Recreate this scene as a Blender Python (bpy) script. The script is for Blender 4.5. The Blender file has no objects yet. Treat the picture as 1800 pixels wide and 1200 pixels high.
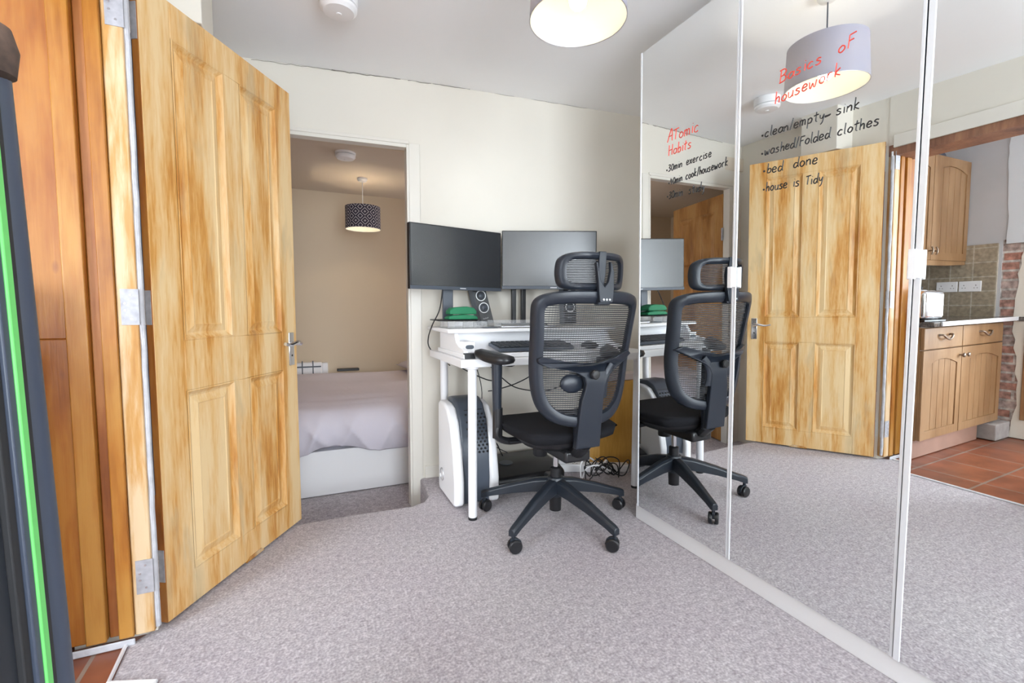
import bpy, bmesh, math, random
from mathutils import Vector, Matrix, Euler
from mathutils.geometry import tessellate_polygon
random.seed(7)
R = math.radians
scene = bpy.context.scene
col = scene.collection

# ------------------------------------------------------------------ camera
cd = bpy.data.cameras.new('camera')
cd.sensor_width = 36.0
cd.lens = 819.4 / 1800 * 36.0
cd.clip_start = 0.02
cam = bpy.data.objects.new('camera', cd)
col.objects.link(cam)
cam.location = (0, 0, 1.02)
cam.rotation_mode = 'XYZ'
fwd = Vector((math.sin(R(23.84)) * math.cos(R(4.041)), math.cos(R(23.84)) * math.cos(R(4.041)), -math.sin(R(4.041))))
q = fwd.to_track_quat('-Z', 'Y')
cam.rotation_euler = (q.to_matrix() @ Matrix.Rotation(R(0.153), 3, 'Z')).to_euler()
scene.camera = cam

# ------------------------------------------------------------------ world, daylight, exposure
scene.view_settings.view_transform = 'Standard'
scene.view_settings.look = 'None'
scene.view_settings.gamma = 1.0
scene.view_settings.use_curve_mapping = False
scene.view_settings.exposure = 1.20
scene.cycles.max_bounces = 16
scene.cycles.diffuse_bounces = 10
scene.cycles.glossy_bounces = 8
w = bpy.data.worlds.new('sky_world'); scene.world = w
w.use_nodes = True
w.node_tree.nodes['Background'].inputs[0].default_value = (0.80, 0.88, 1.0, 1)
w.node_tree.nodes['Background'].inputs[1].default_value = 1.0

def area(name, loc, target, sx, sy, power, colr):
    l = bpy.data.lights.new(name, 'AREA'); l.shape = 'RECTANGLE'; l.size = sx; l.size_y = sy
    l.energy = power; l.color = colr
    o = bpy.data.objects.new(name, l); col.objects.link(o)
    o.location = loc
    o.rotation_euler = (Vector(target) - Vector(loc)).to_track_quat('-Z', 'Y').to_euler()
    return o
# daylight by the kitchen window, with area lamps added for fill
area('added_rear_fill', (0.55, -2.30, 1.25), (0.45, 2.0, 2.7), 1.7, 1.9, 54, (0.86, 0.94, 1.0))  # added lamp in the unseen rear window, broad fill from behind the camera
area('added_kitchen_side_fill', (-3.12, -.25, 1.40), (1.6, 2.3, 1.75), 1.5, 1.5, 100, (0.84, 0.93, 1.0))  # added lamp before a solid wall, brightens the back wall beside the wardrobe
area('daylight_kitchen_window', (-1.25, -2.30, 1.35), (-1.1, 2.0, 1.2), 1.0, 1.3, 22, (0.86, 0.93, 1.0))
area('bedroom_side_light', (2.32, 3.75, 1.15), (0.0, 3.75, 0.7), 0.9, 1.0, 7, (0.95, 0.95, 1.0))  # unseen area lamp; the right bedroom wall has no opening

# ------------------------------------------------------------------ materials
def nt(m):
    return m.node_tree.nodes, m.node_tree.links
def mat(name, c, rough=0.5, metal=0.0, spec=0.5, bump=0.0, bscale=40, var=0.0, vscale=8, stretch=(1, 1, 1), coat=0.0, sheen=0.0):
    m = bpy.data.materials.new(name); m.use_nodes = True
    n, l = nt(m); b = n['Principled BSDF']
    b.inputs['Base Color'].default_value = (*c, 1)
    b.inputs['Roughness'].default_value = rough
    b.inputs['Metallic'].default_value = metal
    b.inputs['Specular IOR Level'].default_value = spec
    b.inputs['Coat Weight'].default_value = coat
    b.inputs['Sheen Weight'].default_value = sheen
    tc = n.new('ShaderNodeTexCoord'); mp = n.new('ShaderNodeMapping')
    mp.inputs['Scale'].default_value = stretch
    l.new(tc.outputs['Object'], mp.inputs['Vector'])
    if var:
        nz = n.new('ShaderNodeTexNoise'); nz.inputs['Scale'].default_value = vscale; nz.inputs['Detail'].default_value = 4
        l.new(mp.outputs[0], nz.inputs['Vector'])
        rp = n.new('ShaderNodeValToRGB')
        rp.color_ramp.elements[0].position = 0.3; rp.color_ramp.elements[1].position = 0.7
        rp.color_ramp.elements[0].color = (*[max(0, x * (1 - var)) for x in c], 1)
        rp.color_ramp.elements[1].color = (*[min(1, x * (1 + var)) for x in c], 1)
        l.new(nz.outputs['Fac'], rp.inputs[0]); l.new(rp.outputs[0], b.inputs['Base Color'])
    if bump:
        nb = n.new('ShaderNodeTexNoise'); nb.inputs['Scale'].default_value = bscale; nb.inputs['Detail'].default_value = 3
        l.new(mp.outputs[0], nb.inputs['Vector'])
        bp = n.new('ShaderNodeBump'); bp.inputs['Strength'].default_value = bump; bp.inputs['Distance'].default_value = 0.01
        l.new(nb.outputs['Fac'], bp.inputs['Height']); l.new(bp.outputs[0], b.inputs['Normal'])
    return m
def emis(name, c, s):
    m = bpy.data.materials.new(name); m.use_nodes = True
    b = m.node_tree.nodes['Principled BSDF']
    b.inputs['Emission Color'].default_value = (*c, 1); b.inputs['Emission Strength'].default_value = s
    b.inputs['Base Color'].default_value = (*c, 1)
    return m
def ramp(n, stops):
    rp = n.new('ShaderNodeValToRGB'); e = rp.color_ramp.elements
    e[0].position, e[0].color = stops[0][0], (*stops[0][1], 1)
    e[1].position, e[1].color = stops[-1][0], (*stops[-1][1], 1)
    for p, c in stops[1:-1]:
        k = e.new(p); k.color = (*c, 1)
    return rp
def wood(name, stops, grey=(0.42, 0.33, 0.2), greyamt=0.25, rough=0.42, gx=9, gz=0.9, seed=0.0, rot=None, knots=0.0, patch=(5.0, 5.0, 1.7)):
    """wood with the grain along local Z: big soft stain patches, fine streaks and greyish worn smears"""
    m = bpy.data.materials.new(name); m.use_nodes = True
    n, l = nt(m); b = n['Principled BSDF']; b.inputs['Roughness'].default_value = rough
    tc = n.new('ShaderNodeTexCoord')
    src = tc.outputs['Object']
    def mapping(sc, off=(0, 0, 0)):
        mp = n.new('ShaderNodeMapping'); mp.inputs['Scale'].default_value = sc
        mp.inputs['Location'].default_value = (off[0] + seed, off[1] + seed * .7, off[2] + seed * 1.3)
        if rot: mp.inputs['Rotation'].default_value = rot
        l.new(src, mp.inputs['Vector']); return mp
    def noise(mp, s, d=4, dist=0.0, rgh=.5):
        z = n.new('ShaderNodeTexNoise'); z.inputs['Scale'].default_value = s; z.inputs['Detail'].default_value = d
        z.inputs['Distortion'].default_value = dist; z.inputs['Roughness'].default_value = rgh
        l.new(mp.outputs[0], z.inputs['Vector']); return z
    a = noise(mapping(patch), 1.6, 4, 0.15, .5)                          # stain patches
    f = noise(mapping((gx, gx, gz)), 9, 5, 0.3, .6)                  # fine grain
    mx = n.new('ShaderNodeMath'); mx.operation = 'MULTIPLY_ADD'; mx.inputs[1].default_value = 0.42
    l.new(f.outputs['Fac'], mx.inputs[0])
    m2 = n.new('ShaderNodeMath'); m2.operation = 'MULTIPLY'; m2.inputs[1].default_value = 0.96
    l.new(a.outputs['Fac'], m2.inputs[0]); l.new(m2.outputs[0], mx.inputs[2])
    sb = n.new('ShaderNodeMath'); sb.operation = 'SUBTRACT'; sb.inputs[1].default_value = 0.10; l.new(mx.outputs[0], sb.inputs[0])
    rp = ramp(n, stops); l.new(sb.outputs[0], rp.inputs[0])
    g = noise(mapping((7, 7, 1.6), (3, 5, 9)), 1.9, 4, 0.4)
    gr = ramp(n, [(0.56, (0, 0, 0)), (0.70, (1, 1, 1))]); l.new(g.outputs['Fac'], gr.inputs[0])
    gm = n.new('ShaderNodeMath'); gm.operation = 'MULTIPLY'; gm.inputs[1].default_value = greyamt; l.new(gr.outputs[0], gm.inputs[0])
    mix = n.new('ShaderNodeMix'); mix.data_type = 'RGBA'
    l.new(gm.outputs[0], mix.inputs[0]); l.new(rp.outputs[0], mix.inputs[6]); mix.inputs[7].default_value = (*grey, 1)
    out = mix.outputs[2]
    if knots:
        v = n.new('ShaderNodeTexVoronoi'); v.inputs['Scale'].default_value = 1.0
        l.new(mapping((9, 9, 4), (1, 2, 3)).outputs[0], v.inputs['Vector'])
        kr = ramp(n, [(0.03, (1, 1, 1)), (0.10, (0, 0, 0))]); l.new(v.outputs['Distance'], kr.inputs[0])
        km = n.new('ShaderNodeMath'); km.operation = 'MULTIPLY'; km.inputs[1].default_value = knots; l.new(kr.outputs[0], km.inputs[0])
        k = n.new('ShaderNodeMix'); k.data_type = 'RGBA'; l.new(km.outputs[0], k.inputs[0]); l.new(out, k.inputs[6]); k.inputs[7].default_value = (0.16, 0.045, 0.02, 1)
        out = k.outputs[2]
    l.new(out, b.inputs['Base Color'])
    bp = n.new('ShaderNodeBump'); bp.inputs['Strength'].default_value = 0.12; bp.inputs['Distance'].default_value = 0.004
    l.new(f.outputs['Fac'], bp.inputs['Height']); l.new(bp.outputs[0], b.inputs['Normal'])
    return m
def carpet(name):
    m = bpy.data.materials.new(name); m.use_nodes = True
    n, l = nt(m); b = n['Principled BSDF']; b.inputs['Roughness'].default_value = 0.95
    b.inputs['Specular IOR Level'].default_value = 0.1; b.inputs['Sheen Weight'].default_value = 0.15
    tc = n.new('ShaderNodeTexCoord')
    def noise(s, d):
        z = n.new('ShaderNodeTexNoise'); z.inputs['Scale'].default_value = s; z.inputs['Detail'].default_value = d
        l.new(tc.outputs['Object'], z.inputs['Vector']); return z
    a = noise(130, 3); c = noise(45, 3); g = noise(2.2, 3)
    r1 = ramp(n, [(0.32, (0.27, 0.245, 0.262)), (0.5, (0.425, 0.395, 0.42)), (0.66, (0.62, 0.59, 0.615))])
    mm = n.new('ShaderNodeMath'); mm.operation = 'MULTIPLY_ADD'; mm.inputs[1].default_value = 0.35
    m3 = n.new('ShaderNodeMath'); m3.operation = 'MULTIPLY'; m3.inputs[1].default_value = 0.65
    l.new(c.outputs['Fac'], mm.inputs[0]); l.new(a.outputs['Fac'], m3.inputs[0]); l.new(m3.outputs[0], mm.inputs[2])
    l.new(mm.outputs[0], r1.inputs[0])
    r2 = ramp(n, [(0.3, (0.93, 0.90, 0.92)), (0.7, (1.0, 1.0, 0.99))]); l.new(g.outputs['Fac'], r2.inputs[0])
    mx = n.new('ShaderNodeMix'); mx.data_type = 'RGBA'; mx.blend_type = 'MULTIPLY'; mx.inputs[0].default_value = 1
    l.new(r1.outputs[0], mx.inputs[6]); l.new(r2.outputs[0], mx.inputs[7]); l.new(mx.outputs[2], b.inputs['Base Color'])
    bp = n.new('ShaderNodeBump'); bp.inputs['Strength'].default_value = 0.7; bp.inputs['Distance'].default_value = 0.004
    l.new(mm.outputs[0], bp.inputs['Height']); l.new(bp.outputs[0], b.inputs['Normal'])
    return m
def brickmat(name, c1, c2, mortar, sx, bw, bh, msize, rough=0.6, axes='YZ', bump=0.3, off=0.5, nscale=14, namt=0.35):
    m = bpy.data.materials.new(name); m.use_nodes = True
    n, l = nt(m); b = n['Principled BSDF']; b.inputs['Roughness'].default_value = rough
    tc = n.new('ShaderNodeTexCoord'); sp = n.new('ShaderNodeSeparateXYZ'); cb = n.new('ShaderNodeCombineXYZ')
    l.new(tc.outputs['Object'], sp.inputs[0]); l.new(sp.outputs[axes[0]], cb.inputs[0]); l.new(sp.outputs[axes[1]], cb.inputs[1])
    br = n.new('ShaderNodeTexBrick'); br.inputs['Scale'].default_value = sx; br.offset = off
    br.inputs['Color1'].default_value = (*c1, 1); br.inputs['Color2'].default_value = (*c2, 1); br.inputs['Mortar'].default_value = (*mortar, 1)
    br.inputs['Brick Width'].default_value = bw; br.inputs['Row Height'].default_value = bh; br.inputs['Mortar Size'].default_value = msize
    l.new(cb.outputs[0], br.inputs['Vector'])
    nz = n.new('ShaderNodeTexNoise'); nz.inputs['Scale'].default_value = nscale; nz.inputs['Detail'].default_value = 5
    l.new(tc.outputs['Object'], nz.inputs['Vector'])
    rp = ramp(n, [(0.3, (1 - namt,) * 3), (0.7, (1 + namt * .3,) * 3)]); l.new(nz.outputs['Fac'], rp.inputs[0])
    mx = n.new('ShaderNodeMix'); mx.data_type = 'RGBA'; mx.blend_type = 'MULTIPLY'; mx.inputs[0].default_value = 1
    l.new(br.outputs['Color'], mx.inputs[6]); l.new(rp.outputs[0], mx.inputs[7]); l.new(mx.outputs[2], b.inputs['Base Color'])
    bp = n.new('ShaderNodeBump'); bp.inputs['Strength'].default_value = bump; bp.inputs['Distance'].default_value = 0.01; bp.invert = True
    l.new(br.outputs['Fac'], bp.inputs['Height']); l.new(bp.outputs[0], b.inputs['Normal'])
    return m

PALE = [(0.38, (0.44, 0.165, 0.022)), (0.48, (0.58, 0.285, 0.068)), (0.56, (0.67, 0.405, 0.16)), (0.70, (0.74, 0.54, 0.29))]
ORNG = [(0.36, (0.20, 0.055, 0.006)), (0.52, (0.30, 0.095, 0.012)), (0.70, (0.38, 0.150, 0.024))]
M = {}
M['wall'] = mat('cream_wall_paint', (0.725, 0.69, 0.62), 0.75, bump=0.05, bscale=14, var=0.02, vscale=3)
M['wall_grey'] = mat('grey_white_plaster', (0.47, 0.475, 0.50), 0.8, bump=0.08, bscale=12, var=0.04, vscale=4)
M['white_wall'] = mat('window_lit_plaster', (0.62, 0.66, 0.71), 0.7, bump=0.05, bscale=12)  # plaster tone with the window's brightness put into it
M['ceiling'] = mat('white_ceiling_paint', (0.92, 0.925, 0.94), 0.8, bump=0.08, bscale=6, var=0.015, vscale=2)
M['bed_wall'] = mat('beige_bedroom_paint', (0.67, 0.57, 0.43), 0.8, bump=0.05, bscale=12)
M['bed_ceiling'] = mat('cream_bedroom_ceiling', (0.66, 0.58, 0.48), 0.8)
M['trim'] = mat('cream_gloss_paint', (0.72, 0.69, 0.63), 0.35, bump=0.04, bscale=20)
M['carpet'] = carpet('mauve_grey_carpet')
M['door_wood'] = wood('patchy_varnished_door_wood', PALE, greyamt=0.45, patch=(7.5, 7.5, 0.75))
M['door_wood2'] = wood('warm_door_wood', [(0.38, (0.28, 0.115, 0.025)), (0.55, (0.42, 0.20, 0.055)), (0.72, (0.52, 0.29, 0.10))], greyamt=0.1, seed=4)
M['edge_wood'] = wood('door_edge_wood', ORNG, greyamt=0.1, seed=2)
M['jamb_a'] = wood('orange_pine', ORNG, greyamt=0.04, seed=1, knots=0.8, rough=0.33, gz=0.5)
M['jamb_b'] = wood('light_orange_pine', [(0.36, (0.25, 0.082, 0.010)), (0.52, (0.36, 0.138, 0.020)), (0.70, (0.43, 0.205, 0.042))], greyamt=0.03, seed=5, knots=0.8, rough=0.33, gz=0.5)
M['jamb_c'] = wood('red_brown_pine', [(0.36, (0.19, 0.055, 0.013)), (0.52, (0.30, 0.095, 0.02)), (0.70, (0.42, 0.17, 0.045))], greyamt=0.05, seed=7, knots=0.7, rough=0.4, gz=0.5)
M['jamb_worn'] = wood('worn_pale_pine', [(0.38, (0.36, 0.15, 0.028)), (0.54, (0.47, 0.25, 0.075)), (0.70, (0.60, 0.44, 0.27))], greyamt=0.12, seed=9, rough=0.4, patch=(9, 9, 1.2))
M['old_paint'] = mat('old_white_paint', (0.48, 0.48, 0.51), 0.6, bump=0.3, bscale=60, var=0.12, vscale=25)
M['beam'] = wood('dark_brown_beam', [(0.36, (0.12, 0.05, 0.03)), (0.6, (0.26, 0.12, 0.07)), (0.75, (0.36, 0.18, 0.10))], greyamt=0.1, rot=(R(90), 0, 0), rough=0.5)
M['oak'] = wood('kitchen_oak', [(0.36, (0.22, 0.115, 0.048)), (0.55, (0.29, 0.162, 0.073)), (0.72, (0.36, 0.215, 0.108))], greyamt=0.08, seed=3, rough=0.38, patch=(3, 3, 1))
M['plinth'] = mat('brown_plinth', (0.34, 0.20, 0.15), 0.5, var=0.1, vscale=6)
M['ply'] = wood('orange_plywood', [(0.36, (0.40, 0.19, 0.03)), (0.55, (0.56, 0.29, 0.05)), (0.72, (0.66, 0.36, 0.08))], greyamt=0.02, seed=6, patch=(3, 3, 1))
M['white'] = mat('white_laminate', (0.82, 0.82, 0.84), 0.35)
M['white_metal'] = mat('white_powder_coat', (0.83, 0.83, 0.86), 0.3)
M['plastic'] = mat('white_plastic', (0.85, 0.85, 0.87), 0.35)
M['grey_plastic'] = mat('blue_grey_plastic', (0.058, 0.070, 0.092), 0.38)
M['chair_frame'] = mat('slate_grey_plastic', (0.017, 0.022, 0.033), 0.36, bump=0.04, bscale=300)
M['chair_base'] = mat('slate_base_plastic', (0.017, 0.022, 0.031), 0.36, bump=0.05, bscale=300)
M['black'] = mat('black_plastic', (0.012, 0.012, 0.014), 0.35)
M['black_matt'] = mat('matt_black_rubber', (0.018, 0.018, 0.02), 0.7)
M['seat_fabric'] = mat('black_seat_fabric', (0.012, 0.012, 0.015), 0.9, bump=0.3, bscale=500, spec=0.2)
M['thread'] = mat('black_mesh_thread', (0.022, 0.022, 0.026), 0.6)
M['screen'] = mat('dark_monitor_screen', (0.016, 0.020, 0.026), 0.27, spec=1.0)
M['chrome'] = mat('chrome', (0.75, 0.75, 0.77), 0.12, metal=1)
M['steel'] = mat('brushed_steel', (0.62, 0.62, 0.65), 0.38, metal=1, var=0.12, vscale=30)
M['hinge'] = mat('zinc_hinge_metal', (0.40, 0.40, 0.43), 0.55, metal=0.4, var=0.15, vscale=50)
M['bronze'] = mat('pewter_handle', (0.30, 0.24, 0.19), 0.35, metal=0.9)
M['alu'] = mat('pale_aluminium', (0.82, 0.84, 0.88), 0.35, metal=0.25)
M['mirror'] = mat('mirror_glass', (0.93, 0.95, 0.945), 0.0, metal=1)
M['ink'] = mat('black_marker_ink', (0.012, 0.012, 0.014), 0.5)
M['red'] = mat('red_marker_ink', (0.75, 0.07, 0.045), 0.5)
M['shade_out'] = mat('lavender_grey_fabric', (0.38, 0.40, 0.53), 0.85, bump=0.05, bscale=300)
M['shade_in'] = mat('white_shade_lining', (0.86, 0.80, 0.66), 0.7)
M['bulb'] = emis('lit_bulb', (1.0, 0.93, 0.80), 10)
M['duvet'] = mat('lilac_grey_cotton', (0.66, 0.63, 0.71), 0.85, bump=0.15, bscale=30)
M['green'] = mat('green_fabric', (0.012, 0.17, 0.075), 0.7, bump=0.1, bscale=200)
M['lime'] = mat('lime_green_band', (0.15, 0.60, 0.15), 0.5)
M['dark_blue'] = mat('dark_slate_panel', (0.014, 0.018, 0.026), 0.55)
M['frame_grey'] = mat('blue_grey_tube', (0.05, 0.062, 0.092), 0.42)
M['brown_fur'] = mat('brown_rubber_cap', (0.09, 0.055, 0.04), 0.8, var=0.5, vscale=40)
M['tile'] = brickmat('terracotta_floor_tile', (0.30, 0.098, 0.048), (0.235, 0.075, 0.038), (0.27, 0.20, 0.16), 1.0, 0.30, 0.30, 0.006, rough=0.35, axes='XY', off=0.0, bump=0.15, nscale=7)
M['splash'] = brickmat('stone_splash_tile', (0.40, 0.335, 0.25), (0.335, 0.275, 0.195), (0.50, 0.45, 0.37), 1.0, 0.135, 0.108, 0.004, rough=0.4, axes='YZ', off=0.0, bump=0.15, nscale=38)
M['brick'] = brickmat('rough_old_brick', (0.50, 0.24, 0.18), (0.50, 0.40, 0.37), (0.58, 0.53, 0.50), 1.0, 0.20, 0.068, 0.009, rough=0.9, axes='YZ', bump=0.9, nscale=30, namt=0.6)
M['worktop'] = mat('dark_granite_worktop', (0.10, 0.085, 0.075), 0.15, var=0.6, vscale=70)
M['clear'] = mat('clear_acrylic', (0.92, 0.93, 0.95), 0.05)
M['clear'].node_tree.nodes['Principled BSDF'].inputs['Transmission Weight'].default_value = 0.85
M['clear'].node_tree.nodes['Principled BSDF'].inputs['IOR'].default_value = 1.12
M['cement'] = mat('grey_cement', (0.36, 0.34, 0.33), 0.9, bump=0.3, bscale=30, var=0.2, vscale=12)
M['crack'] = mat('dark_crack', (0.22, 0.20, 0.18), 0.9)
M['logo'] = mat('pale_logo', (0.75, 0.76, 0.78), 0.4)
M['pink'] = mat('pale_pink_card', (0.70, 0.60, 0.58), 0.7)
def translucent(key, c, f):
    n, l = nt(M[key]); t = n.new('ShaderNodeBsdfTranslucent'); t.inputs['Color'].default_value = (*c, 1)
    mx = n.new('ShaderNodeMixShader'); mx.inputs[0].default_value = f
    o = n['Material Output']; l.new(n['Principled BSDF'].outputs[0], mx.inputs[1]); l.new(t.outputs[0], mx.inputs[2]); l.new(mx.outputs[0], o.inputs['Surface'])
translucent('shade_out', (0.62, 0.58, 0.60), .38); translucent('shade_in', (0.85, 0.78, 0.66), .35)
# patterned shade in the bedroom
def pattern_mat():
    m = bpy.data.materials.new('patterned_shade_fabric'); m.use_nodes = True
    n, l = nt(m); b = n['Principled BSDF']; b.inputs['Roughness'].default_value = 0.85
    tc = n.new('ShaderNodeTexCoord'); sp = n.new('ShaderNodeSeparateXYZ'); l.new(tc.outputs['Object'], sp.inputs[0])
    at = n.new('ShaderNodeMath'); at.operation = 'ARCTAN2'; l.new(sp.outputs[1], at.inputs[0]); l.new(sp.outputs[0], at.inputs[1])
    def mth(op, a, v=None, b2=None):
        k = n.new('ShaderNodeMath'); k.operation = op; l.new(a, k.inputs[0])
        if v is not None: k.inputs[1].default_value = v
        if b2 is not None: l.new(b2, k.inputs[1])
        return k.outputs[0]
    u = mth('PINGPONG', mth('MULTIPLY', at.outputs[0], 12 / (2 * math.pi)), 0.5)
    v = mth('PINGPONG', mth('MULTIPLY', sp.outputs[2], 14.0), 0.5)
    s = mth('ADD', u, None, v)
    r = mth('SINE', mth('MULTIPLY', s, 19.0))
    rp = ramp(n, [(0.50, (0.035, 0.03, 0.05)), (0.75, (0.50, 0.47, 0.50))]); l.new(r, rp.inputs[0]); l.new(rp.outputs[0], b.inputs['Base Color'])
    return m
M['pattern'] = pattern_mat()

# ------------------------------------------------------------------ mesh helpers
def bm_(): return bmesh.new()
def box(bm, x0, x1, y0, y1, z0, z1, mtx=None):
    vs = [bm.verts.new(Vector(p) if mtx is None else mtx @ Vector(p)) for p in
          ((x0, y0, z0), (x1, y0, z0), (x1, y1, z0), (x0, y1, z0), (x0, y0, z1), (x1, y0, z1), (x1, y1, z1), (x0, y1, z1))]
    for f in ((0, 3, 2, 1), (4, 5, 6, 7), (0, 1, 5, 4), (1, 2, 6, 5), (2, 3, 7, 6), (3, 0, 4, 7)):
        bm.faces.new([vs[i] for i in f])
    return bm
def cbox(c, s, mtx=None):
    return box(bm_(), c[0] - s[0] / 2, c[0] + s[0] / 2, c[1] - s[1] / 2, c[1] + s[1] / 2, c[2] - s[2] / 2, c[2] + s[2] / 2, mtx)
def tube(bm, pts, r, seg=8, sx=1.0):
    pts = [Vector(p) for p in pts]; rings = []
    rr = r if isinstance(r, (list, tuple)) else [r] * len(pts)
    prev = None
    for i, p in enumerate(pts):
        t = (pts[min(i + 1, len(pts) - 1)] - pts[max(i - 1, 0)]).normalized()
        if prev is None:
            up = Vector((0, 0, 1)) if abs(t.z) < 0.9 else Vector((1, 0, 0))
            a = t.cross(up).normalized()
        else:
            a = (prev - t * prev.dot(t)).normalized()
        prev = a; b = t.cross(a)
        rings.append([bm.verts.new(p + a * math.cos(2 * math.pi * k / seg) * rr[i] * sx + b * math.sin(2 * math.pi * k / seg) * rr[i]) for k in range(seg)])
    for i in range(len(rings) - 1):
        for k in range(seg):
            bm.faces.new((rings[i][k], rings[i][(k + 1) % seg], rings[i + 1][(k + 1) % seg], rings[i + 1][k]))
    bm.faces.new(rings[0][::-1]); bm.faces.new(rings[-1])
    return bm
def lathe(bm, prof, seg=32, axis='Z', c=(0, 0, 0), caps=True):
    rings = []
    for r, h in prof:
        ring = []
        for k in range(seg):
            a = 2 * math.pi * k / seg; x, y = r * math.cos(a), r * math.sin(a)
            p = {'Z': (x, y, h), 'Y': (x, h, y), 'X': (h, x, y)}[axis]
            ring.append(bm.verts.new(Vector(p) + Vector(c)))
        rings.append(ring)
    for i in range(len(rings) - 1):
        for k in range(seg):
            bm.faces.new((rings[i][k], rings[i][(k + 1) % seg], rings[i + 1][(k + 1) % seg], rings[i + 1][k]))
    if caps:
        bm.faces.new(rings[0][::-1]); bm.faces.new(rings[-1])
    return bm
def prism(bm, poly, d0, d1, axis='Y', fn=None):
    """polygon in the plane across axis, thickened from d0 to d1; fn(point) may bend it"""
    def P(a, b, d):
        p = {'Y': (a, d, b), 'X': (d, a, b), 'Z': (a, b, d)}[axis]
        return Vector(p) if fn is None else Vector(fn(p))
    A = [bm.verts.new(P(a, b, d0)) for a, b in poly]; B = [bm.verts.new(P(a, b, d1)) for a, b in poly]
    bm.faces.new(A); bm.faces.new(B[::-1])
    for i in range(len(poly)):
        j = (i + 1) % len(poly); bm.faces.new((A[i], B[i], B[j], A[j]))
    return bm
def tess(bm, poly, d0, d1, fn):
    """concave outline in x-z, thickened along y"""
    tri = tessellate_polygon([[Vector((a, b, 0)) for a, b in poly]])
    A = [bm.verts.new(fn((a, d0, b))) for a, b in poly]; B = [bm.verts.new(fn((a, d1, b))) for a, b in poly]
    for t in tri:
        bm.faces.new([A[i] for i in t]); bm.faces.new([B[i] for i in t][::-1])
    for i in range(len(poly)):
        j = (i + 1) % len(poly); bm.faces.new((A[i], B[i], B[j], A[j]))
    return bm
def cr(pts, n=6, closed=False):
    """Catmull-Rom through the points"""
    P = [Vector(p) for p in pts]; out = []; N = len(P)
    for i in range(N if closed else N - 1):
        p0 = P[(i - 1) % N] if closed or i > 0 else P[0]; p1 = P[i]; p2 = P[(i + 1) % N]
        p3 = P[(i + 2) % N] if closed or i + 2 < N else P[-1]
        for k in range(n):
            t = k / n
            out.append(0.5 * ((2 * p1) + (p2 - p0) * t + (2 * p0 - 5 * p1 + 4 * p2 - p3) * t * t + (3 * p1 - p0 - 3 * p2 + p3) * t ** 3))
    if not closed: out.append(P[-1])
    return out
def obj(name, bm, m, parent=None, smooth=False, bevel=0.0, bseg=2, sub=0, world=False, ang=35):
    bmesh.ops.recalc_face_normals(bm, faces=bm.faces)
    me = bpy.data.meshes.new(name); bm.to_mesh(me); bm.free()
    me.materials.append(M[m] if isinstance(m, str) else m)
    o = bpy.data.objects.new(name, me); col.objects.link(o)
    if parent is not None:
        o.parent = parent
        if world: o.matrix_parent_inverse = wm(parent).inverted()
    if bevel:
        b = o.modifiers.new('bevel', 'BEVEL'); b.width = bevel; b.segments = bseg; b.limit_method = 'ANGLE'; b.angle_limit = R(40)
    if sub:
        s = o.modifiers.new('sub', 'SUBSURF'); s.levels = sub; s.render_levels = sub
    if smooth or bevel or sub:
        me.polygons.foreach_set('use_smooth', [True] * len(me.polygons))
        try:
            me.set_sharp_from_angle(angle=R(ang))
        except Exception:
            pass
    return o
def wm(o):
    m = Matrix.LocRotScale(o.location, o.rotation_euler, o.scale)
    if o.parent: m = wm(o.parent) @ o.matrix_parent_inverse @ m
    return m
def tag(o, label=None, cat=None, group=None, kind=None):
    if label: o['label'] = label
    if cat: o['category'] = cat
    if group: o['group'] = group
    if kind: o['kind'] = kind
    return o
def thing(name, label, cat, loc=(0, 0, 0), rz=0.0, group=None, kind=None):
    o = bpy.data.objects.new(name, None); col.objects.link(o)
    o.empty_display_size = 0.1; o.location = loc; o.rotation_euler = (0, 0, rz)
    return tag(o, label, cat, group, kind)
def struct(name, bm, m, label=None, parent=None, **k):
    o = obj(name, bm, m, parent, **k)
    if parent is None: o['kind'] = 'structure'
    if label: o['label'] = label
    return o
def dup(root, loc=None, rz=None, label=None):
    r = root.copy(); col.objects.link(r)
    if loc is not None: r.location = loc
    if rz is not None: r.rotation_euler = (0, 0, rz)
    if label: r['label'] = label
    for ch in list(root.children):
        c = ch.copy(); col.objects.link(c); c.parent = r
        for g in list(ch.children):
            d = g.copy(); col.objects.link(d); d.parent = c
    return r

# ------------------------------------------------------------------ the room shell
WS = -0.073                                       # the back wall runs slightly off square
def yw(x): return 2.722 + WS * (x - 0.677)
CX_, CY_ = (-.66, .75, 2.3), (2.95, 1.0, -2.5)
CZ_ = ((2.272, 2.307, 2.312), (2.205, 2.300, 2.310), (2.18, 2.28, 2.30))     # uneven old ceiling, lower on the left
def zc(y, x=.3):
    def seg(a, v):
        k = 0 if (v - a[1]) * (a[1] - a[0]) <= 0 else 1
        return k, (v - a[k]) / (a[k + 1] - a[k])
    i, u = seg(CX_, x); j, v = seg(CY_, y)
    return (CZ_[j][i] * (1 - u) + CZ_[j][i + 1] * u) * (1 - v) + (CZ_[j + 1][i] * (1 - u) + CZ_[j + 1][i + 1] * u) * v
DXL, DXR, DH, LOW = -0.335, 0.556, 1.945, -0.165   # bedroom doorway and its lower floor

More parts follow.
